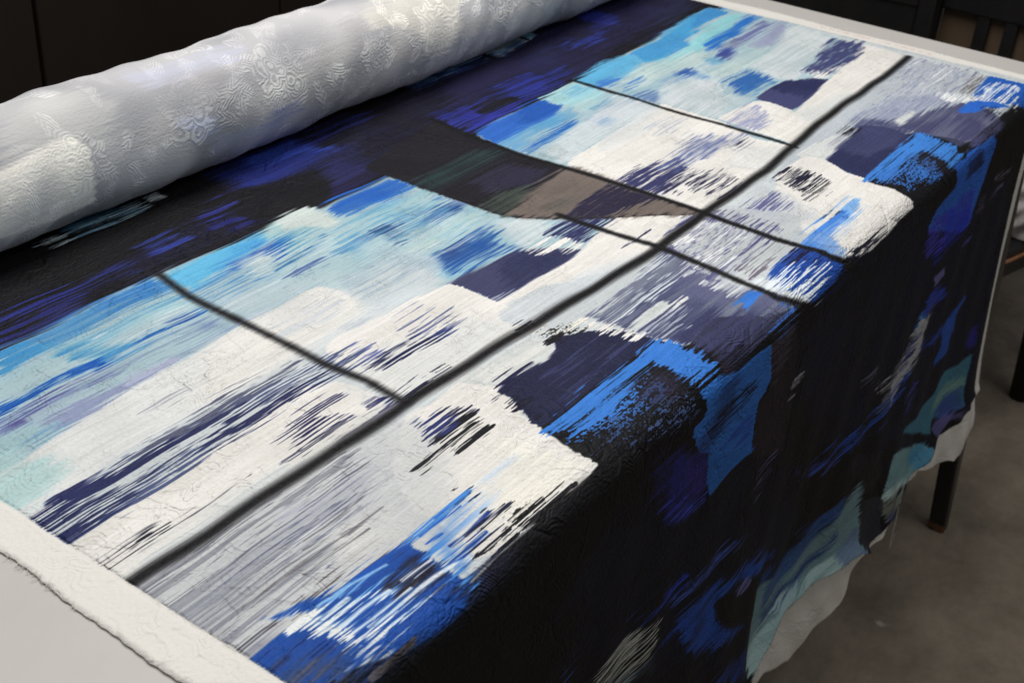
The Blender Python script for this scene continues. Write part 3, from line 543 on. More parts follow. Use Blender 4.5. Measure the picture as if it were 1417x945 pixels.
("s",42,104,182,"879,-402 975,-413 1042,-415 1055,-403 1036,-394 958,-388 866,-380",{'fe':4,'op':.95}),
("s",198,208,212,"866,-360 989,-377 1049,-381 1094,-358 1056,-320 970,-314 865,-302",{'fe':7,'op':.9}),
("s",200,207,213,"1072,-379 1174,-401 1241,-417 1250,-337 1240,-324 1117,-324 1045,-321",{'fe':7,'op':.95}),
("s",128,163,196,"1076,-364 1118,-366 1122,-340 1080,-328 1063,-345",{'op':.7,'fe':8}),
("s",203,209,213,"1273,-325 1414,-369 1491,-319 1501,-283 1295,-177 1273,-221",{'op':.8,'fe':16}),
("s",64,138,197,"1889,-570 2018,-594 2035,-546 2016,-532 1875,-523 1778,-510",{'fe':5}),
("s",140,200,207,"1803,-500 2004,-526 2027,-490 1908,-462 1768,-447 1642,-429",{'fe':7}),
("s",38,110,192,"1724,-446 1836,-455 1948,-470 2036,-482 2033,-453 1946,-441 1847,-430 1719,-410 1713,-429",{'fe':6}),
("s",108,113,160,"1707,-407 1817,-415 1920,-421 2022,-432 2031,-408 1934,-393 1838,-395 1746,-398",{'fe':6,'op':.95}),
("s",148,154,183,"1854,-366 1987,-388 2039,-393 2038,-363 1843,-319 1842,-348",{'fe':4,'op':.95}),
("s",60,72,140,"1679,-393 1724,-390 1717,-357 1663,-341 1644,-360",{'fe':7,'op':.95}),
("s",78,148,192,"1625,-405 1668,-376 1647,-343 1602,-360",{'op':.6,'fe':7}),
("s",190,210,207,"1522,-336 1702,-357 1797,-349 1836,-312 1734,-300 1549,-297",{'op':.7,'fe':9}),
("w",42,94,166,"1503,-280 1576,-282 1633,-279 1625,-222 1606,-203 1520,-202 1493,-217 1498,-260",{'den':.75,'fe':8}),
("s",50,102,170,"1520,-275 1624,-274 1613,-234 1516,-218 1510,-249",{'op':.7,'fe':8}),
("w",68,138,188,"1477,-209 1597,-212 1604,-181 1464,-175 1422,-181",{'den':.5,'fe':6}),
("f",66,69,112,"1467,-183 1521,-189 1570,-189 1635,-175 1677,-146 1704,-101 1650,-87 1576,-87 1452,-84 1456,-125",{'fe':3}),
("s",38,42,80,"1547,-188 1630,-180 1707,-105 1636,-88 1558,-93 1551,-136",{'fe':7,'op':.95}),
("f",230,228,223,"848,-298 1035,-307 1278,-325 1282,-259 1275,-166 1239,-71 1264,10 1098,22 951,24 840,21 842,-18 839,-94 839,-175",{'fe':2,'rag':5}),
("f",230,228,223,"1716,-109 1892,-132 2044,-155 2050,-97 2032,-28 1932,-19 1764,-16 1498,3 1400,5 1439,-77 1555,-88",{'fe':2,'rag':5}),
("f",230,228,223,"1286,-190 1455,-170 1463,-137 1453,-84 1420,-4 1494,-1 1276,3 1271,-97",{'fe':2,'rag':5}),
("s",206,212,214,"1439,-77 1550,-49 1679,-31 1494,-1 1405,-9",{'op':.8,'fe':12}),
("s",200,208,212,"1074,-345 1207,-351 1255,-323 1232,-285 1072,-271 954,-282",{'op':.7,'fe':16}),
("w",140,150,175,"1142,-276 1244,-273 1227,-229 1187,-230 1171,-208 1109,-233",{'den':.3,'op':.7}),
("d",150,155,188,"1288,-168 1426,-174 1388,-107 1286,-81 1267,-130",{'den':.62,'fw':12,'op':.9}),
("d",66,70,114,"1718,-178 1844,-203 2024,-228 2051,-154 1957,-133 1755,-113 1724,-144",{'den':.84,'fw':8,'fe':3}),
("d",230,228,223,"1721,-175 1758,-139 1874,-124 1725,-100 1706,-142",{'den':.4}),
("d",54,56,98,"835,-164 957,-175 1045,-146 1009,-101 846,-87",{'den':.8,'fw':6,'fe':3}),
("w",90,104,152,"970,-143 1161,-180 1207,-123 1254,-95 1195,-71 1059,-102 969,-109",{'den':.55,'fw':12}),
("d",40,44,80,"1154,-90 1204,-98 1243,-86 1185,-72",{'den':.75,'fw':4}),
("f",216,218,218,"1195,-71 1260,5 1144,21 1074,0 1069,-57",{'fe':10,'rag':12,'op':.6}),
("f",230,228,223,"911,-87 1052,-110 1072,-98 1072,-54 1069,9 899,35 851,4 837,-46",{'fe':2,'rag':6}),
("d",44,44,72,"911,-87 1015,-96 1061,-48 1006,4 916,6 908,-27 921,-77",{'den':.46,'fw':12,'fe':2}),
("d",50,50,80,"871,-97 1015,-113 931,-67 878,-58",{'den':.4}),
("f",188,196,203,"2020,-14 2028,275 1884,283 1684,279 1541,151 1386,80 1202,54 1033,54 1264,10",{'fe':3,'rag':4}),
("d",128,134,160,"1535,40 1711,23 2036,-19 2061,156 1858,191 1658,143 1522,108 1441,67",{'den':.42,'fw':8}),
("d",140,146,172,"2026,-16 2046,67 2047,117 1829,117 1662,83 1704,38",{'den':.4,'fw':12}),
("d",226,228,228,"1581,45 2017,-12 2028,148 1705,126",{'den':.14,'fw':12}),
("s",150,156,182,"1498,44 1726,59 1844,154 1658,143 1507,114",{'op':.6,'fe':14}),
("d",100,88,88,"1836,169 2028,148 2052,171 1884,194",{'den':.5,'fw':6}),
("s",76,79,110,"1441,67 1536,103 1626,132 1786,185 1800,275 1804,303 1656,311 1524,275 1531,178 1473,138",{'fe':8,'op':1}),
("s",60,60,98,"1528,134 1685,191 1724,283 1612,299 1537,242",{'op':.5,'fe':14}),
("f",210,214,214,"1526,113 1664,118 1649,130 1534,137",{'fe':3,'rag':8}),
("d",230,228,223,"1501,88 1532,149 1499,145 1481,107",{'den':.5}),
("f",212,216,215,"1220,29 1313,32 1397,51 1403,76 1349,88 1260,88 1224,60",{'fe':2,'rag':6}),
("f",42,46,82,"1246,83 1309,83 1395,78 1477,63 1511,118 1509,175 1370,183 1197,193 1211,151",{'fe':3,'rag':7}),
("s",66,69,106,"1317,74 1513,49 1551,108 1535,182 1417,176 1325,137",{'fe':16,'op':.8}),
("d",24,22,26,"1406,50 1454,50 1456,72 1400,73",{'den':.8,'fw':4}),
("f",230,228,223,"1098,42 1235,44 1252,80 1234,115 1203,155 1194,190 1204,275 1216,295 1164,299 1120,299 1072,307 925,213 987,105",{'fe':2,'rag':5}),
("f",230,228,223,"1037,67 1208,59 1210,130 1212,303 1148,303 1048,311 980,315 892,291 866,234 932,132",{'fe':2,'rag':4}),
("d",28,28,48,"1078,55 1150,45 1167,80 1138,151 1076,152 1021,141 1067,94",{'den':.55,'fw':10,'fe':2}),
("d",20,20,26,"1063,122 1113,125 1136,149 1067,150",{'den':.6,'fw':5}),
("s",196,202,208,"1033,41 1018,90 976,200 893,179 836,117 859,76",{'op':.9,'fe':14}),
("d",96,98,140,"917,62 1022,78 983,132 868,151 847,107",{'den':.42,'fw':10}),
("s",112,166,226,"923,211 1022,205 1103,204 1081,228 975,245",{'fe':9,'op':.9}),
("d",24,24,30,"976,200 1022,205 1018,231 969,223",{'den':.5,'fw':4}),
("d",24,24,30,"1024,279 1084,283 1180,295 1120,303 1052,295",{'den':.4,'fw':5}),
("f",190,196,200,"699,12 835,-3 899,51 958,159 859,213 744,224 646,225 628,174 628,110",{'fe':4,'rag':8,'op':.85}),
("d",84,84,124,"696,23 825,2 886,67 880,165 722,174 617,162 650,69",{'den':.5,'fw':8}),
("d",226,228,228,"694,34 801,36 845,113 721,146 631,127",{'den':.3,'fw':8}),
("s",206,212,214,"599,167 710,161 795,186 769,212 666,215 596,200",{'op':.8,'fe':12}),
("d",112,106,120,"683,170 807,171 828,208 743,210 673,198",{'den':.45,'fw':6}),
("f",230,228,223,"876,263 990,238 1120,303 1064,307 992,307 924,303 896,283",{'fe':3,'rag':6}),
("s",70,132,220,"844,211 970,203 1034,225 915,246 904,283 832,283 820,240",{'fe':8,'op':.95}),
("s",190,210,235,"915,246 986,235 1026,248 936,267",{'op':.6,'fe':8}),
("d",24,24,40,"896,279 972,283 1068,299 980,307 916,299",{'den':.45,'fw':4}),
("f",32,74,160,"688,221 769,212 831,212 872,299 812,315 720,315 656,251",{'fe':3,'rag':10}),
("d",24,24,60,"816,209 844,239 844,279 772,271 755,223",{'den':.45,'fw':6}),
("d",226,234,240,"694,234 773,243 832,283 768,307 716,311 668,259",{'den':.45,'fw':5}),
("d",226,234,240,"670,213 698,232 724,299 708,307 664,271 653,239",{'den':.75,'fw':3}),
("s",28,40,90,"768,307 868,299 896,323 836,339",{'op':.6,'fe':10}),
("f",34,92,184,"1867,188 2052,171 2052,255 2124,303 2124,367 1928,295 1876,267 1838,215",{'fe':3,'rag':8}),
("d",228,234,238,"1854,186 2010,202 2020,259 1916,291 1852,251 1846,212",{'den':.45,'fw':4}),
("d",234,236,236,"1813,123 1876,197 1920,287 1896,291 1829,218 1780,158",{'den':.6,'fw':4}),
("f",40,100,196,"1717,203 1828,201 1896,291 1801,244 1747,233",{'fe':3,'rag':8}),
("d",26,26,40,"1792,235 1896,291 1832,299 1752,271",{'den':.4}),
("f",18,17,22,"1197,193 1333,182 1531,178 1546,222 1528,303 1460,307 1472,363 1368,371 1220,299 1204,275",{'fe':3,'rag':3}),
("d",60,126,208,"1195,192 1339,179 1529,176 1542,218 1520,299 1432,287 1442,221 1338,222 1233,226",{'den':.92,'fw':3,'fe':2}),
("p",54,110,190,"1201,197 1380,212 1416,251 1380,295 1232,279",{'den':.5,'fw':16}),
("s",44,46,72,"1384,216 1437,234 1432,287 1352,275",{'op':.35,'fe':10}),
("f",46,104,205,"1456,295 1596,299 1708,303 1748,327 1716,419 1668,523 1328,399 1364,363 1476,347",{'fe':4,'rag':6}),
("f",50,110,215,"1540,291 1628,299 1728,303 1720,311 1704,347 1720,411 1680,467 1688,511 1624,507 1556,439 1596,375 1576,323 1524,319",{'fe':3,'rag':4}),
("s",26,24,50,"1532,299 1648,319 1668,363 1588,367 1556,367",{'op':.75,'fe':8}),
("s",60,60,190,"1528,399 1616,399 1648,423 1660,507 1580,491",{'op':.7,'fe':10}),
("s",84,84,130,"1584,271 1648,279 1768,287 1788,299 1700,303 1592,291 1552,287",{'op':.6,'fe':10}),
("d",130,130,150,"1820,443 1880,447 1968,459 1932,463 1856,455",{'den':.7,'fw':4}),
("d",70,66,80,"1736,503 1744,455 1772,467 1780,511",{'den':.6,'fw':4}),
("d",90,90,120,"1820,483 1920,487 1872,499",{'den':.6,'fw':4}),
("f",27,25,32,"553,-566 839,-618 831,-536 825,-484 826,-362 836,-281 839,-165 845,-20 838,22 751,-44 677,-121 584,-219 570,-255 564,-363 568,-469",{'fe':1,'rag':1}),
("s",44,76,76,"574,-458 650,-459 775,-457 816,-426 760,-408 633,-416 555,-399",{'fe':18,'op':.6}),
("s",46,44,66,"650,-378 769,-378 799,-304 723,-281 634,-316",{'fe':12,'op':.8}),
("s",66,76,70,"572,-305 661,-307 727,-276 601,-237 577,-234 566,-266",{'fe':10,'op':.9}),
("f",112,102,96,"585,-246 666,-262 743,-280 820,-282 847,-271 842,-176 831,-88 841,-34 838,19 753,-45 588,-221",{'fe':12,'rag':20}),
("s",84,82,80,"643,-212 754,-190 670,-183",{'fe':8,'op':.6}),
("d",42,38,60,"647,-161 754,-169 826,-173 831,-108 833,-76 756,-90 692,-110",{'den':.93,'fe':3,'fw':5}),
("l",16,15,17,"-506,-7 -470,-8 -350,-3 -229,-2 -110,2 -1,1 138,6 298,12 417,15 537,24 649,30 840,21 992,20 1105,19 1258,4 1414,-7 1543,-11 1675,-13 1801,-18 1929,-21 2036,-29",{'w':8.5,'fe':8.5}),
("l",16,15,17,"21,-522 8,-445 5,-301 1,-223 -1,-150 7,-75 0,0",{'w':5.5,'fe':9}),
("l",16,15,17,"648,-176 646,-130 648,-65 657,11 653,86 651,153 646,225 640,263 664,287 724,327",{'w':6.5,'fe':7}),
("l",16,15,17,"842,-620 825,-484 826,-362 833,-279 839,-165 842,-18 838,22 833,70 830,169 838,223 848,271 876,299 912,323",{'w':6.5,'fe':6}),
("l",16,15,17,"1257,-544 1253,-431 1259,-338 1259,-270 1258,-119 1262,-41 1264,10",{'w':5.5,'fe':6}),
("s",44,56,200,"1420,387 1652,463 1700,503 1632,511 1540,519 1448,519 1432,503 1492,471",{'fe':10,'op':.75}),
("d",70,64,190,"1340,443 1348,395 1420,387 1472,411 1460,447 1400,479",{'den':.5}),
("d",70,64,190,"1376,483 1424,463 1492,471 1460,495",{'den':.4}),
("d",70,70,150,"1668,559 1720,559 1748,579 1684,571",{'den':.6}),
("f",120,118,178,"1464,559 1508,563 1564,575 1572,599 1532,603 1492,595",{'fe':5,'rag':8,'op':.9}),
("s",50,80,210,"1460,623 1496,607 1584,631 1628,671 1548,667 1464,643",{'fe':6,'op':.9}),
("s",60,130,225,"1404,675 1444,635 1508,655 1492,687 1440,691",{'fe':6,'op':.8}),
("d",190,196,204,"1460,667 1504,663 1520,655 1520,679 1504,711 1488,711 1408,675",{'den':.85,'fw':5}),
("f",188,190,196,"1428,695 1436,651 1508,683 1488,715 1472,747 1428,775 1360,819 1348,819 1328,835 1296,763 1356,731 1396,715",{'fe':4,'rag':14}),
("d",24,24,30,"1312,795 1360,751 1452,731 1476,707 1460,747 1392,783 1352,835",{'den':.4,'fw':6}),
("d",200,200,200,"1212,723 1312,727 1384,719 1364,751 1276,779",{'den':.4,'fw':8}),
("s",60,100,210,"1256,867 1328,843 1388,819 1408,775 1436,779 1412,819 1352,835 1324,871 1288,883",{'fe':8,'op':.85}),
("f",44,92,190,"1672,795 1736,763 1832,759 1852,775 1768,787 1796,851 1768,831 1780,895 1684,899 1672,887 1708,847 1664,771",{'fe':6,'rag':8,'op':.9}),
("s",44,84,200,"1488,751 1596,767 1684,787 1684,799 1572,783 1508,767",{'fe':6,'op':.8}),
("d",80,76,200,"1444,851 1476,847 1536,871 1512,879 1456,859",{'den':.8,'fw':4}),
("s",50,50,170,"1936,931 1960,911 2008,919 2008,971 1956,967",{'fe':7,'op':.7}),
("s",60,60,170,"1448,903 1480,895 1508,927",{'fe':6,'op':.6}),
("f",66,122,145,"1816,975 1900,991 2004,1003 1992,1051 1980,1095 1988,1159 1844,1123 1776,1103 1764,1139 1452,967 1604,995 1740,999 1776,979",{'fe':6,'rag':5}),
("s",130,165,150,"1752,1063 1784,1035 1848,1027 1976,1059 1972,1091 1852,1071 1800,1087",{'op':.8,'fe':10}),
("s",54,76,150,"1792,1099 1852,1067 1972,1095 1984,1163 1864,1135",{'op':.9,'fe':8}),
("s",110,110,180,"1828,1127 1932,1151 1988,1159 2060,1179 1988,1191 1860,1159",{'op':.6,'fe':6}),
("f",92,88,138,"1780,1131 1812,1123 1984,1167 1988,1191 1880,1171 1824,1171 1784,1151",{'fe':4,'rag':5,'op':.85}),
("f",120,158,165,"1404,991 1728,1147 1756,1239 1708,1251 1456,1123 1360,1103 1384,1047",{'fe':5,'rag':5}),
("s",70,140,180,"1556,1091 1728,1147 1724,1207 1620,1159",{'op':.8,'fe':7}),
("s",195,220,215,"1392,1087 1680,1211 1588,1191 1368,1107",{'op':.9,'fe':7}),
("s",150,160,150,"1364,1111 1596,1203 1452,1171 1384,1179",{'op':.7,'fe':7}),
("s",50,56,130,"1360,1215 1400,1167 1612,1243 1544,1259 1404,1219",{'op':.9,'fe':7}),
("f",46,48,58,"1240,1039 1348,1083 1372,1115 1352,1223 1252,1223 1240,1107",{'fe':5,'rag':3,'op':.9}),
("w",168,170,172,"1248,763 1296,731 1380,727 1404,679 1528,659 1548,671 1484,691 1484,767 1396,783 1332,831 1248,823",{'den':.75,'fe':5}),
("w",44,76,160,"1180,791 1276,787 1388,787 1416,803 1356,843 1288,843",{'den':.6,'fe':5}),
("s",42,58,150,"1448,647 1508,623 1548,623 1576,671 1484,671",{'op':.8,'fe':5}),
("f",104,142,150,"684,919 840,999 1016,1099 1124,1127 1192,1103 1188,1051 1240,1043 1244,1095 1240,1199 1128,1199 1008,1187 680,1015",{'fe':5,'rag':6}),
("s",35,68,128,"744,927 976,1039 1184,1063 1180,1103 1048,1075 888,1035 704,935",{'op':.95,'fe':10}),
("s",35,55,128,"916,947 1104,991 1224,1003 1232,1035 1120,1035 976,983",{'op':.8,'fe':10}),
("s",190,210,205,"1180,1095 1188,1051 1236,1047 1240,1107 1232,1159 1184,1147",{'op':.7,'fe':10}),
("s",26,67,145,"684,975 928,1119 1124,1159 1116,1171 968,1155 696,1003",{'op':.95,'fe':8}),
("s",190,215,205,"684,1011 912,1139 1080,1171 1228,1211 1132,1223 976,1195 708,1039",{'op':.7,'fe':8}),
("f",40,48,128,"252,359 372,427 392,447 384,503 336,519 292,519 240,487",{'fe':8,'rag':8,'op':.7}),
("s",66,44,140,"288,407 376,443 376,507 332,495",{'op':.7,'fe':10}),
("f",45,105,187,"372,427 556,523 520,523 456,519 396,527 380,487",{'fe':3,'rag':4}),
("d",61,76,191,"268,491 336,507 388,515 380,527 316,519",{'den':.7,'fw':4}),
("d",52,76,164,"808,723 980,787 1148,859 1184,883 1024,835 848,759",{'den':.5}),
("d",61,86,164,"284,643 368,679 488,683 616,743 496,715 376,723 328,711",{'den':.34}),
("s",39,86,183,"312,727 440,747 664,827 788,903 696,879 544,807 472,791 480,843 560,919 632,963 528,923 392,859 360,799",{'fe':6,'op':.85}),
("f",19,18,21,"472,799 548,819 684,883 696,1003 548,911 484,847",{'fe':8,'rag':6,'op':.9}),
("d",110,110,170,"544,823 632,863 608,863",{'den':.5,'fw':3}),
("s",39,72,164,"468,979 556,991 680,1059 656,1107 596,1079",{'fe':8,'op':.8}),
("f",90,90,100,"1132,875 1184,883 1344,959 1352,1031 1252,1031 1224,1003",{'fe':8,'op':.18}),
("d",90,88,130,"576,631 612,591 668,591 672,635 612,659",{'den':.3}),
("d",61,76,155,"644,807 700,823 716,823 684,847",{'den':.5}),
("d",176,180,172,"60,675 112,663 168,663 256,687 268,695 268,739 236,767 180,763 184,783 64,687",{'den':.62,'fw':8,'fe':3}),
("s",88,120,139,"112,715 192,739 260,759 260,791 200,787",{'op':.6,'fe':12}),
("s",41,45,137,"188,347 284,367 308,463 240,451 192,399",{'op':.6,'fe':14}),
("d",52,62,174,"224,451 312,475 316,491 244,471",{'den':.5}),
("d",44,67,174,"164,627 348,655 352,687 196,651",{'den':.3}),
("s",39,76,174,"272,751 348,747 368,771 296,767",{'op':.6,'fe':8}),
("d",52,86,174,"-24,599 24,595 40,611 8,627",{'den':.4}),
("d",70,72,80,"-12,411 36,399 20,423",{'den':.15}),
("d",150,150,160,"688,483 708,455 732,463 708,487",{'den':.6,'fw':3}),
("d",90,92,110,"1104,667 1180,663 1176,691",{'den':.5,'fw':3}),
("d",44,51,109,"1312,755 1408,699 1468,695 1412,751",{'den':.4}),
("d",38,80,174,"968,755 1148,795 1300,827 1240,847 1124,855 1004,791",{'den':.55}),
("d",61,76,155,"1424,847 1516,855 1556,895 1468,911",{'den':.5}),
("f",112,142,150,"700,980 800,990 950,1030 1100,1020 1235,980 1245,1240 700,1240",{'fe':10,'rag':30}),
("s",50,84,140,"780,980 950,990 1150,970 1130,1020 950,1050 780,1050",{'fe':12,'op':.9}),
("s",40,62,118,"780,1050 950,1090 1130,1060 1140,1080 950,1115 780,1100",{'fe':10,'op':.85}),
("s",172,200,198,"700,1100 850,1090 1000,1120 1230,1120 1235,1240 700,1240",{'fe':10,'op':.9}),
("s",74,90,140,"1130,1120 1235,1110 1235,1220 1130,1220",{'fe':8,'op':.6})
]

for st in STROKES: paint(canvas, X0, SB, st[0], st[1:4], st[4], st[5])
# slight unevenness of ink and brush inside every area
XX = (np.arange(NX, dtype=np.float32)[None, :]+.5+X0)/1000; SS = (np.arange(NY, dtype=np.float32)[:, None]+.5+SB)/1000
lum = canvas @ np.array((.3, .55, .15), np.float32); canvas = lum[..., None] + 1.0*(canvas-lum[..., None])
canvas *= (1 + .035*(NSOFT-.5) + .03*(NDRY-.5) + .025*(NSPK-.5))[..., None]
canvas += (4.0*(NDRY-.5))[..., None]*np.array((.8, .8, 1.3), np.float32)
# let the colours run out to the printed edge, then leave the margins unprinted
xf = np.minimum(2.053 + (SS+.616)*.044, 2.086) - .02*sstep(.2, .6, SS)
for row in range(NY):
    a_ = int(-455-X0); canvas[row, a_-40:a_] = canvas[row, a_]
    b_ = int((xf[row, 0]-.022)*1000-X0); canvas[row, b_:b_+60] = canvas[row, b_]
mar = np.maximum(sstep(.0, .004, -(XX+.474)+.002*(NSPK-.5)+.002*np.sin(SS*9)), sstep(.0, .004, XX-xf+.003*(NSPK-.5)))
mar = np.maximum(mar, sstep(-.002, .004, SS-print_end(XX)+.003*(NSPK-.5)))[..., None]
canvas = canvas*(1-mar) + np.array((230, 227, 221), np.float32)*mar
# a faint reddish line of selvedge print near the far edge, too small to read
rr = random.Random(3); px_ = 0
for k in range(46):
    s_ = -.30 + .0068*k
    if rr.random() < .22: continue
    cxp = int((2.104+.001*rr.uniform(-1, 1))*1000-X0); cyp = int(s_*1000-SB)
    hh = rr.randint(4, 9)
    canvas[cyp:cyp+rr.randint(2, 4), cxp-hh//2:cxp+hh//2+1] *= np.array((.93, .72, .66), np.float32)

# ------------------------------------------------------------------ the woven relief: roses, leaves and puckers
def relief_figure(w, h, seed, noise):
    # roses and leaves as fields of wandering ridges inside ragged outlines; returns ridges (-1..1) and the figure's mask
    r = random.Random(seed); F = np.zeros((h, w), np.float32); Mk = np.zeros((h, w), np.float32)
    def blot(cx, cy, R, kind, th=0.0, asp=1.0, sp=7.5):
        e = R*1.35*max(1, asp); x0, x1, y0, y1 = int(max(0, cx-e)), int(min(w, cx+e)), int(max(0, cy-e)), int(min(h, cy+e))
        if x1-x0 < 4 or y1-y0 < 4: return
        X = np.arange(x0, x1, dtype=np.float32)[None, :]-cx; Y = np.arange(y0, y1, dtype=np.float32)[:, None]-cy
        n = noise[y0:y1, x0:x1]; c, s = math.cos(th), math.sin(th); u = (X*c+Y*s)/asp; v = -X*s+Y*c
        rr = np.sqrt(u*u+v*v); ang = np.arctan2(v, u)
        edge = R*(1+.10*np.sin(5*ang+th)+.07*np.sin(8*ang+2*th))+7*n
        m = sstep(-3, 4, edge-rr)
        if kind == 'rose':          # overlapping petals: each has arcs about its own root
            pets = [(0, 0)] + [(R*.40*math.cos(th+k*1.57), R*.40*math.sin(th+k*1.57)) for k in range(4)] + [(R*.80*math.cos(th+.4+k*.9), R*.80*math.sin(th+.4+k*.9)) for k in range(7)]
            best = np.full(u.shape, 1e9, np.float32); ph = np.zeros(u.shape, np.float32)
            for k, (qx, qy) in enumerate(pets):
                dd = np.hypot(u-qx, (v-qy))+5*n; ax_ = u-qx*.35; ay_ = v-qy*.35
                near = dd < best; best = np.where(near, dd, best)
                ph = np.where(near, (dd*.75+.35*np.hypot(ax_, ay_))/sp+.37*k+.28*n+.16*warp3[y0:y1, x0:x1], ph)
        else: ph = (np.abs(v)+.45*u*asp)/sp + .3*n + .25*warp3[y0:y1, x0:x1]
        rid = np.tanh(1.6*np.sin(2*np.pi*ph)+.7*warp2[y0:y1, x0:x1])
        new = m > Mk[y0:y1, x0:x1]
        F[y0:y1, x0:x1] = np.where(new, rid*m, F[y0:y1, x0:x1]); Mk[y0:y1, x0:x1] = np.maximum(m, Mk[y0:y1, x0:x1])
    row = 0
    for cy in range(-20, h+160, 165):
        for cx in range(-60+(row % 2)*125, w+200, 250):
            x, y = cx+r.uniform(-25, 25), cy+r.uniform(-22, 22)
            blot(x, y, r.uniform(52, 68), 'rose', r.uniform(0, 6), 1.1, r.uniform(8.0, 9.5))
            for _ in range(10):
                a_ = r.uniform(0, 6.3); d = r.uniform(72, 165); blot(x+d*math.cos(a_), y+d*.85*math.sin(a_), r.uniform(8, 16), 'leaf', a_+r.uniform(-.7, .7), r.uniform(1.7, 2.8), r.uniform(5.5, 8))
        row += 1
    return F, Mk
def pucker_lines(w, h, seed, density):
    r = random.Random(seed); P = []; Wt = []
    for _ in range(int(density*w*h/1e5)):
        x, y = r.uniform(0, w), r.uniform(0, h); th = r.gauss(math.pi/2, .55); L = r.uniform(16, 70); pts = [(x, y)]
        for q in range(6):
            th += r.gauss(0, .34); x += L/6*math.cos(th); y += L/6*math.sin(th); pts.append((x, y))
        pts = np.array(pts); wt = r.uniform(.5, 1.5)*r.choice((1, 1, -1))
        for a, b in zip(pts[:-1], pts[1:]):
            n = max(2, int(np.hypot(*(b-a))/.7)); tt = np.linspace(0, 1, n, endpoint=False)[:, None]
            P.append(a+(b-a)*tt); Wt.append(np.full(n, wt))
    P = np.concatenate(P); Wt = np.concatenate(Wt).astype(np.float32)
    ok = (P[:, 0] >= 0) & (P[:, 0] < w-1) & (P[:, 1] >= 0) & (P[:, 1] < h-1); P = P[ok].astype(int); Wt = Wt[ok]
    H = np.zeros((h, w), np.float32); np.add.at(H, (P[:, 1], P[:, 0]), Wt)
    return H
def fft_blur(A, sx, sy):
    gx = np.fft.rfftfreq(A.shape[1])[None, :]; gy = np.fft.fftfreq(A.shape[0])[:, None]
    return np.fft.irfft2(np.fft.rfft2(A)*np.exp(-2*np.pi**2*((gx*sx)**2+(gy*sy)**2)), s=A.shape).astype(np.float32)
Hraw = pucker_lines(NX, NY, 5, 75)
big = gblur_field(46, 30); big2 = gblur_field(12, 16); warp = gblur_field(13, 13); warp2 = gblur_field(7, 5); warp3 = gblur_field(5.5, 5.5)
FIG, FMK = relief_figure(NX, NY, 5, warp)
amp = np.clip(.85+.3*big, .3, 1.5)
relief = (.24*FIG + .24*FMK + np.clip(fft_blur(Hraw, 1.5, 1.5)*1.0, -.6, .6) + fft_blur(Hraw, 4, 4)*1.5)*amp + .14*big2 + .05*nC + .10*nE
del Hraw

def make_image(name, arr, data=False):
    h, w = arr.shape[:2]; img = bpy.data.images.new(name, w, h, alpha=False, float_buffer=data)
    buf = np.ones((h, w, 4), np.float32)
    if data: img.colorspace_settings.name = 'Non-Color'; buf[..., :3] = arr[..., None]
    else: buf[..., :3] = np.clip(arr/255, 0, 1)
    img.pixels.foreach_set(buf.ravel()); img.update(); img.pack(); return img
def cloth_material(name, col_img, rel_img, dist, rough=.62, sheen=.15):
    mt, N, Lk, b = new_mat(name)
    uv = N.new('ShaderNodeUVMap'); uv.uv_map = 'UVMap'
    t1 = N.new('ShaderNodeTexImage'); t1.image = col_img; t1.interpolation = 'Linear'; t1.extension = 'EXTEND'
    t2 = N.new('ShaderNodeTexImage'); t2.image = rel_img; t2.interpolation = 'Cubic'; t2.extension = 'EXTEND'
    Lk.new(uv.outputs[0], t1.inputs[0]); Lk.new(uv.outputs[0], t2.inputs[0]); Lk.new(t1.outputs[0], b.inputs['Base Color'])
    bp = N.new('ShaderNodeBump'); bp.inputs['Strength'].default_value = 1; bp.inputs['Distance'].default_value = dist
    # fine weave on top of the woven figure
    tc = N.new('ShaderNodeTexCoord'); nz = N.new('ShaderNodeTexNoise'); nz.inputs['Scale'].default_value = 900; nz.inputs['Detail'].default_value = 2
    Lk.new(tc.outputs['Object'], nz.inputs['Vector'])
    ma = N.new('ShaderNodeMath'); ma.operation = 'MULTIPLY_ADD'; ma.inputs[1].default_value = .22
    Lk.new(nz.outputs['Fac'], ma.inputs[0]); Lk.new(t2.outputs[0], ma.inputs[2]); Lk.new(ma.outputs[0], bp.inputs['Height'])
    Lk.new(bp.outputs[0], b.inputs['Normal'])
    b.inputs['Roughness'].default_value = rough; b.inputs['Specular IOR Level'].default_value = .17
    b.inputs['Sheen Weight'].default_value = 0.0; b.inputs['Sheen Roughness'].default_value = .5
    return mt
M_PRINT = cloth_material('printed_jacquard', make_image('print_colours', canvas), make_image('print_relief', relief*(1-.45*mar[..., 0]), True), .0013)

# ------------------------------------------------------------------ setting
bm = bmesh.new(); s_ = 12; bmesh.ops.create_grid(bm, x_segments=4, y_segments=4, size=s_)
floor = link_bm('floor', bm, M_FLOOR); floor['kind'] = 'structure'; floor.location = (4, 0, 0)
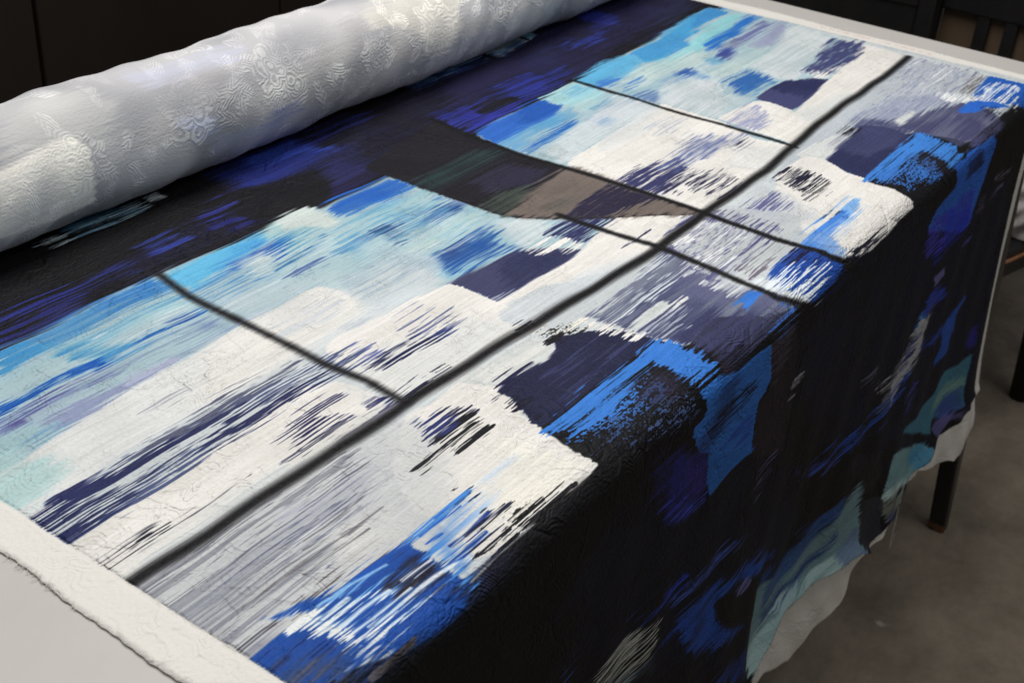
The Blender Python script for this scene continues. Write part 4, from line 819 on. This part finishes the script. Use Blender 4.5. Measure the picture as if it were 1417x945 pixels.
# specks of old paint on the concrete are in the floor's own material
N = M_FLOOR.node_tree.nodes; Lk = M_FLOOR.node_tree.links; b = N['Principled BSDF']
vo = N.new('ShaderNodeTexVoronoi'); vo.voronoi_dimensions = '2D'; vo.inputs['Scale'].default_value = 3.2; tc = N.new('ShaderNodeTexCoord'); n3 = N.new('ShaderNodeTexNoise'); n3.inputs['Scale'].default_value = 30
mx0 = N.new('ShaderNodeMix'); mx0.data_type = 'VECTOR'; mx0.inputs[0].default_value = .03
Lk.new(tc.outputs['Object'], n3.inputs['Vector']); Lk.new(tc.outputs['Object'], mx0.inputs[4]); Lk.new(n3.outputs['Color'], mx0.inputs[5]); Lk.new(mx0.outputs[1], vo.inputs['Vector'])
cr = N.new('ShaderNodeValToRGB'); cr.color_ramp.elements[0].position = .010; cr.color_ramp.elements[0].color = (1, 1, 1, 1); cr.color_ramp.elements[1].position = .022; cr.color_ramp.elements[1].color = (0, 0, 0, 1)
mx = N.new('ShaderNodeMix'); mx.data_type = 'RGBA'; src = b.inputs['Base Color'].links[0].from_socket
Lk.new(vo.outputs['Distance'], cr.inputs[0]); Lk.new(cr.outputs[0], mx.inputs[0]); Lk.new(src, mx.inputs[6]); mx.inputs[7].default_value = (.42, .37, .31, 1); Lk.new(mx.outputs[2], b.inputs['Base Color'])

cab = empty('dark_cabinet', P3(1.5, 2.35, -1.42)); tag(cab, 'dark brown cabinet with flush doors standing behind the fabric roll', 'cabinet')
bm = bmesh.new(); bm_box(bm, P3(-.9, 2.24, -1.42), P3(3.6, 3.0, 1.3), .004); link_bm('body', bm, M_CABIN, cab)
for xa, xb in ((-.9, .105), (.117, 1.016), (1.03, 1.993), (2.003, 2.78), (2.79, 3.6)):
    bm = bmesh.new(); bm_box(bm, P3(xa, 2.2, -1.36), P3(xb, 2.239, 1.28), .003); link_bm('door', bm, M_CABIN, cab)

# ------------------------------------------------------------------ table
table = empty('work_table', P3(.6, .5, -1.42)); tag(table, 'white topped work table with black legs under the printed fabric', 'table')
bm = bmesh.new(); bm_box(bm, P3(-1.15, -.293, -.075), P3(2.265, 1.17, -.0016), .0)
es = [e for e in bm.edges if all(v.co.z > P3(0, 0, -.03).z for v in e.verts)]
bmesh.ops.bevel(bm, geom=es, offset=.036*U, segments=6, profile=.5, affect='EDGES')
link_bm('table_top', bm, M_TABLE, table, True)
for ax, ay, bx, by in ((2.135, -.255, 2.17, -.35), (-1.06, -.255, -1.10, -.35), (2.1, 1.08, 2.15, 1.15), (-1.06, 1.08, -1.10, 1.15)):
    bm = bmesh.new(); bm_bar(bm, P3(ax, ay, -.074), P3(bx, by, -1.42), .048*U, .035*U, 4, math.pi/4)
    bmesh.ops.bevel(bm, geom=[e for e in bm.edges if abs((e.verts[0].co-e.verts[1].co).z) > .3], offset=.004, segments=2, affect='EDGES', profile=.5)
    link_bm('leg', bm, M_WORN, table)

# ------------------------------------------------------------------ the length of fabric: roll, printed cloth, selvedges, hem
bolt = empty('printed_fabric', P3(.8, .79, 0)); tag(bolt, 'roll of blue, black and white abstract printed jacquard drawn out over the table edge', 'fabric')
def grid_mesh(name, xs, ss, fn, parent, mat, thick=.00045):
    X, S_ = np.meshgrid(xs, ss); Xc, Sc = fn(X, S_)
    P = surf(Xc, Sc)
    h = np.maximum(Sc-SA, 0)
    # small lie of the cloth: ripples on the table, a crease where the print stops
    P[..., 2] += np.where(Sc < S0, .0022*(np.sin(Xc*11+Sc*5)*np.sin(Sc*13+Xc*3)+1) + .0012*(np.sin(Xc*37+2*np.sin(Sc*17))+1), .0)*(.25+.75*sstep(-.50, -.40, Xc)*sstep(-2.11, -2.0, -Xc))
    pe = print_end(Xc)-.045*sstep(1.55, 1.75, Xc); e = Sc-pe
    P[..., 1] += (-.026*np.exp(-(e/.016)**2)*np.where(e < 0, 1, .9) - .008*sstep(-.10, 0, e)*(e < 0) + .006*sstep(0.0, .05, e))*(1-.7*sstep(1.26, 1.32, Xc)*(1-sstep(1.62, 1.7, Xc)))*sstep(.55, .8, Xc)*(1-.75*sstep(1.7, 1.95, Xc)) - .01*np.sin(Xc*23)*sstep(-.3, .1, e)*.5
    P[..., 1] += -.004*np.sin(Xc*41+Sc*6)*np.clip(h*3, 0, 1)*.6 + sstep(0, .03, e)*(.0035*np.sin(Xc*33+Sc*24)+.002*np.sin(Xc*71-Sc*40))
    ny, nx = X.shape
    co = np.stack([P[..., 0]*U, P[..., 1]*U, P[..., 2]*U+TZ], -1).reshape(-1, 3)
    i = np.arange(ny*nx).reshape(ny, nx); f = np.stack([i[:-1, :-1], i[1:, :-1], i[1:, 1:], i[:-1, 1:]], -1).reshape(-1, 4)
    me = bpy.data.meshes.new(name); me.from_pydata(co.tolist(), [], f.tolist()); uvl = me.uv_layers.new(name='UVMap')
    uv = np.stack([(Xc*1000-X0)/NX, (Sc*1000-SB)/NY], -1).reshape(-1, 2).astype(np.float32)
    uvl.data.foreach_set('uv', uv[f.reshape(-1)].ravel())
    o = link_me(name, me, mat, parent, True)
    md = o.modifiers.new('thickness', 'SOLIDIFY'); md.thickness = thick; md.offset = -1
    return o
XL, XR = -.476, 2.072
rough_edge = lambda s, k: .004*np.sin(s*13+k)+.0013*np.sin(s*41+2*k)+.0004*np.sin(s*173+k)+.0005*np.sin(s*311)
_T = np.concatenate([np.linspace(0, .93, 215)[:-1], np.linspace(.93, 1, 50)])
grid_mesh('printed_cloth', np.linspace(XL, XR, 380), _T,
          lambda X, T: (X, -(.795+.03*X) + T*(print_end(X)+.795+.03*X)), bolt, M_PRINT)
def side(x_in, x_out, k, pull=0.0):
    def fn(A, T):
        Xo = x_out+rough_edge(T*2.1, k)-pull*sstep(.50, .66, T); X = x_in+(Xo-x_in)*A
        return X, -(.795+.03*X) + T*(hem_end(np.full_like(X, x_in))+.795+.03*X)
    return fn
grid_mesh('selvedge', np.linspace(0, 1, 8), np.linspace(0, 1, 900), side(XL, -.537, 0), bolt, M_PRINT)
grid_mesh('selvedge', np.linspace(0, 1, 8), np.linspace(0, 1, 900), side(XR, 2.13, 3, .03), bolt, M_PRINT)
grid_mesh('hem', np.linspace(XL, XR, 380), np.linspace(0, 1, 40), lambda X, T: (X, print_end(X) + T*(hem_end(X)-print_end(X)+.003*np.sin(X*83)*T)), bolt, M_PRINT)
# frayed ends along the near selvedge and one long thread off the hem
bm = bmesh.new(); r = random.Random(11)
for k in range(260):
    s = r.uniform(-.5, .34); x = -.537; p = P3(x+.004, -s, .001); ang = r.uniform(2.2, 4.1); L = r.uniform(.003, .010)*U
    pts = [p]
    for q in range(3): ang += r.gauss(0, .5); pts.append(pts[-1]+Vector((math.cos(ang), math.sin(ang), r.uniform(-.02, .05)))*L/3)
    bm_tube(bm, pts, .00014, 4)
link_bm('frayed_edge', bm, M_THREAD, bolt); bm = bmesh.new()
for k in range(260):
    s = r.uniform(-.75, .25); p = P3(2.126, -s, .002); ang = r.uniform(-.9, .9); L = r.uniform(.004, .011)*U
    pts = [p]
    for q in range(3): ang += r.gauss(0, .5); pts.append(pts[-1]+Vector((math.cos(ang), math.sin(ang), r.uniform(-.02, .08)))*L/3)
    bm_tube(bm, pts, .0002, 4)
link_bm('frayed_edge', bm, M_THREAD, bolt)
def cloth_pt(x, s, dy=0, dz=0):
    q = surf(np.array(x), np.array(s)); return P3(q[0], q[1]+dy, q[2]+dz)
bm = bmesh.new(); a = cloth_pt(1.73, 1.36, .02)
pts = [a+Vector((.004*math.sin(k*.8)-.0035*k, -.0015*k, -.0085*k+.0006*k*k*(k > 7))) for k in range(12)]
bm_tube(bm, pts, .0004, 5); link_bm('loose_thread', bm, M_THREAD, bolt)

# the roll: the plain reverse of the cloth outwards
RR = .109; RNX, RNY = 2740, 690
rc = np.empty((RNY, RNX, 3), np.float32); rc[:] = (184, 184, 187)
nRs = NSOFT[:RNY, :RNX]; nRd = uni(nD[900:900+RNY, :RNX]); nRb = uni(big[300:300+RNY, :RNX])
rc += ((nRb-.5)*44+(nRd-.5)*10)[..., None]*np.array((1.05, 1.0, .92), np.float32)
ROLL = [
("s",212,212,208,"-49,13 94,11 139,68 67,142 40,100 -115,106",{'op':0.5,'fe':20}),
("f",236,234,226,"-124,106 -67,100 -16,95 25,95 43,114 46,143 46,186 49,224 4,233 -94,221 -148,210 -151,190",{'fe':6,'rag':6}),
("s",205,206,206,"-127,128 -52,128 -22,155 -49,197 -142,191",{'op':0.5,'fe':20}),
("s",196,200,218,"195,13 291,30 413,27 464,40 410,70 320,63 276,75 201,44",{'op':0.7,'fe':16}),
("s",184,182,182,"142,131 195,112 228,109 252,130 222,155 177,159",{'op':0.7,'fe':16}),
("s",172,178,200,"231,128 288,126 332,160 323,186 264,173",{'op':0.8,'fe':14}),
("s",178,174,174,"252,61 350,61 389,99 344,150 291,123",{'op':0.4,'fe':18}),
("s",148,156,205,"464,169 529,174 547,200 473,203 443,188",{'op':0.8,'fe':12}),
("s",180,186,215,"323,186 437,191 517,195 511,217 401,238 309,224",{'op':0.6,'fe':14}),
("s",214,212,206,"392,142 616,95 705,90 672,157 517,176",{'op':0.4,'fe':24}),
("f",226,222,212,"783,56 845,47 964,45 1087,71 1063,126 1063,152 1000,188 929,186 908,138 827,104 774,92",{'fe':14,'rag':30,'op':0.8}),
("s",186,184,184,"708,61 768,71 753,119 699,135 660,126",{'op':0.7,'fe':18}),
("s",196,192,188,"824,109 914,145 917,200 818,174",{'op':0.6,'fe':18}),
("s",206,202,194,"1045,143 1257,145 1361,143 1257,167 1102,185",{'op':0.6,'fe':18})
]

for st in ROLL: paint(rc, X0, -345, st[0], st[1:4], st[4], st[5])
FR, MR = relief_figure(RNX, RNY, 23, warp[700:700+RNY])
mkr = np.clip(.8+.35*big[700:700+RNY], .25, 1.2)*MR
rc += (mkr*12+np.clip(FR, 0, 1)*mkr*22-np.clip(-FR, 0, 1)*mkr*9)[..., None]*np.array((1, 1, .93), np.float32)
rel2 = (FR*.24+MR*.35)*np.clip(.8+.35*big[700:700+RNY], .25, 1.2) + .05*big2[:RNY] + .07*nE[:RNY] + .03*nC[:RNY]
M_ROLL = cloth_material('jacquard_reverse', make_image('roll_colours', rc), make_image('roll_relief', rel2, True), .0008, .95)
nx, na = 200, 96
xs = np.linspace(-.535, 2.13, nx); an = np.linspace(-np.pi, np.pi, na)
Xg, Ag = np.meshgrid(xs, an)
lump = 0.0021*np.sin(Xg*9.3+1)*np.cos(Ag+.5) + 0.0017*np.sin(Xg*17+Ag*2) + 0.0012*np.sin(Xg*31+3*Ag+1) + 0.0015*np.sin(Xg*23+.6)*np.cos(2*Ag) + .0012*np.sin(Xg*67+Ag*5)
lump *= np.clip((np.pi-np.abs(Ag))*2, 0, 1)
rad = RR+lump
Yg = .797+.03*Xg - rad*np.sin(Ag); Zg = RR+.003 + rad*np.cos(Ag)
co = np.stack([Xg*U, Yg*U, Zg*U+TZ], -1).reshape(-1, 3)
i = np.arange(nx*na).reshape(na, nx); f = np.stack([i[:-1, :-1], i[:-1, 1:], i[1:, 1:], i[1:, :-1]], -1).reshape(-1, 4)
me = bpy.data.meshes.new('roll'); me.from_pydata(co.tolist(), [], f.tolist()); uvl = me.uv_layers.new(name='UVMap')
uv = np.stack([(Xg*1000-X0)/RNX, (Ag*RR*1000+345)/RNY], -1).reshape(-1, 2).astype(np.float32); uvl.data.foreach_set('uv', uv[f.reshape(-1)].ravel())
roll = link_me('roll', me, M_ROLL, bolt, True)
me.flip_normals()
for xe, sg in ((-.533, -1), (2.128, 1)):        # wound layers on the two ends
    bm = bmesh.new(); c0 = Vector(P3(xe, .797+.03*xe, RR+.003))
    n = 64; prev = None
    for j in range(15):
        r_ = RR*U*.985*(1-j/15*.82); off = sg*(.0015 if j % 2 else 0)
        ring = [bm.verts.new(c0+Vector((off, -r_*math.sin(2*math.pi*k/n), r_*math.cos(2*math.pi*k/n)))) for k in range(n)]
        if prev:
            for k in range(n): bm.faces.new((prev[k], prev[(k+1) % n], ring[(k+1) % n], ring[k]))
        prev = ring
    hole = bm.verts.new(c0-Vector((sg*.03, 0, 0)))
    for k in range(n): bm.faces.new((prev[k], prev[(k+1) % n], hole))
    link_bm('roll_end', bm, M_THREAD, bolt)

# ------------------------------------------------------------------ background furniture
def square_stool():
    c = Vector(P3(2.95, .10, -1.42)); t = empty('low_stool', c)
    tag(t, 'low black stool with a rubbed copper coloured seat edge beyond the table end', 'stool')
    th = math.radians(15); ex = Vector((math.cos(th), -math.sin(th), 0)); ey = Vector((math.sin(th), math.cos(th), 0))
    o = Vector((2.60, -.20, 0)); S = .68; R = .10
    def outline(inset):
        pts = []
        for cx, cy, a0 in ((R, R, math.pi), (S-R, R, 1.5*math.pi), (S-R, S-R, 0), (R, S-R, .5*math.pi)):
            for k in range(9):
                a_ = a0+k/8*math.pi/2; u = cx+(R-inset)*math.cos(a_); v = cy+(R-inset)*math.sin(a_); q = o+ex*u+ey*v; pts.append(q)
        return pts
    def prism(bm, prof):
        rings = [[bm.verts.new(P3(p.x, p.y, z)) for p in outline(i)] for i, z in prof]; n = len(rings[0])
        for A, B in zip(rings[:-1], rings[1:]):
            for k in range(n): bm.faces.new((A[k], A[(k+1) % n], B[(k+1) % n], B[k]))
        bm.faces.new(rings[0][::-1]); bm.faces.new(rings[-1])
    bm = bmesh.new(); prism(bm, [(.012, -.762), (0, -.755), (0, -.722), (.01, -.713)]); link_bm('seat', bm, M_BLACK, t)
    bm = bmesh.new(); prism(bm, [(.035, -.85), (.035, -.763)]); link_bm('apron', bm, M_BLACK, t)
    bm = bmesh.new(); bm_tube(bm, [P3(p.x, p.y, -.752) for p in outline(-.003)], .0035, 8, True); link_bm('rim', bm, M_RIM, t, True)
    for a, b_ in (((2.74, -.16, -.80), (2.66, -.15, -1.42)), ((3.06, -.30, -.80), (3.09, -.33, -1.42)), ((3.38, .18, -.80), (3.42, .22, -1.42)), ((2.86, .36, -.80), (2.84, .40, -1.42))):
        bm = bmesh.new(); bm_bar(bm, P3(*a), P3(*b_), .042*U, .036*U, 12); link_bm('leg', bm, M_BLACK, t, True)
square_stool()
bm = bmesh.new(); bmesh.ops.create_icosphere(bm, subdivisions=5, radius=1)
rn = random.Random(4); ph = [(rn.uniform(3, 9), rn.uniform(3, 9), rn.uniform(3, 9), rn.uniform(0, 6)) for _ in range(9)]
for v in bm.verts:
    d = v.co.normalized(); k = 1+sum(.10*abs(math.sin(a*d.x+b_*d.y+c_*d.z+p)) for a, b_, c_, p in ph)-.42
    v.co = Vector((d.x*.18*k, d.y*.15*k, max(d.z*.16*k, -.03)))*U
rag = link_bm('rag', bm, M_RAG, None, True); rag.location = P3(2.97, -.16, -.680); tag(rag, 'crumpled light grey rag heaped on the low black stool', 'rag')

def chair(name, loc, rot, slats, label):
    c = Vector(loc); t = empty(name, c); tag(t, label, 'chair', 'black chairs beyond the table')
    h = .80*U; w = .36*U
    Rm = Matrix.Rotation(rot, 4, 'Z')
    def add(nm, fn):
        bm = bmesh.new(); fn(bm); bmesh.ops.transform(bm, matrix=Matrix.Translation(c) @ Rm, verts=bm.verts); return link_bm(nm, bm, M_BLACK, t)
    add('seat', lambda b: bm_box(b, (-w, -w, h-.03), (w, w, h), .008))
    for sx in (-1, 1):
        for sy in (-1, 1):
            add('leg', lambda b: bm_bar(b, (sx*(w-.02), sy*(w-.02), h-.03), (sx*w, sy*w, 0), .02, .014, 4, math.pi/4))
    top = 1.75*U
    for sy in (-1, 1): add('back_post', lambda b: bm_box(b, (-w-.012, sy*w-.016, h-.02), (-w+.016, sy*w+.016, top), .004))
    add('top_rail', lambda b: bm_box(b, (-w-.008, -w+.016, h+.42*U), (-w+.012, w-.016, top-.005), .004))
    if slats:
        for q in (-.20, -.105, -.01, .085, .18): add('slat', lambda b: bm_box(b, (-w-.004, q*U-.0115, h), (-w+.009, q*U+.0115, h+.42*U), .002))
        pan = add('back_panel', lambda b: bm_box(b, (-w+.0095, -w+.017, h), (-w+.0155, w-.017, h+.42*U), .001)); pan.data.materials.clear(); pan.data.materials.append(M_BROWN)
    else: add('back_panel', lambda b: bm_box(b, (-w-.004, -w+.017, h+.05*U), (-w+.009, w-.017, h+.42*U), .002))
    return t
chair('slatted_chair', P3(3.66, .0, -1.42), 0.0, True, 'black chair with upright slats over a brown back panel, past the far table corner')
chair('solid_chair', P3(3.55, .76, -1.42), .12, False, 'black chair with a closed back panel, beside the slatted chair beyond the table end')
chair('solid_chair', P3(4.15, 1.45, -1.42), -.1, False, 'black chair with a closed back panel, half hidden behind the other closed chair')
bm = bmesh.new(); bm_box(bm, (-.10, -.08, 0), (.10, .08, .24), .004); cb = link_bm('card_box', bm, M_RED); cb.location = P3(4.9, 1.55, -1.42)
tag(cb, 'dull red cardboard box on the floor behind the black chairs', 'box')
bm = bmesh.new(); bm_box(bm, (-.10, -.09, 0), (.10, .09, .3), .004); cb = link_bm('card_box', bm, M_GREY); cb.location = P3(4.9, 1.1, -1.42)
tag(cb, 'grey cardboard box on the floor behind the black chairs', 'box')
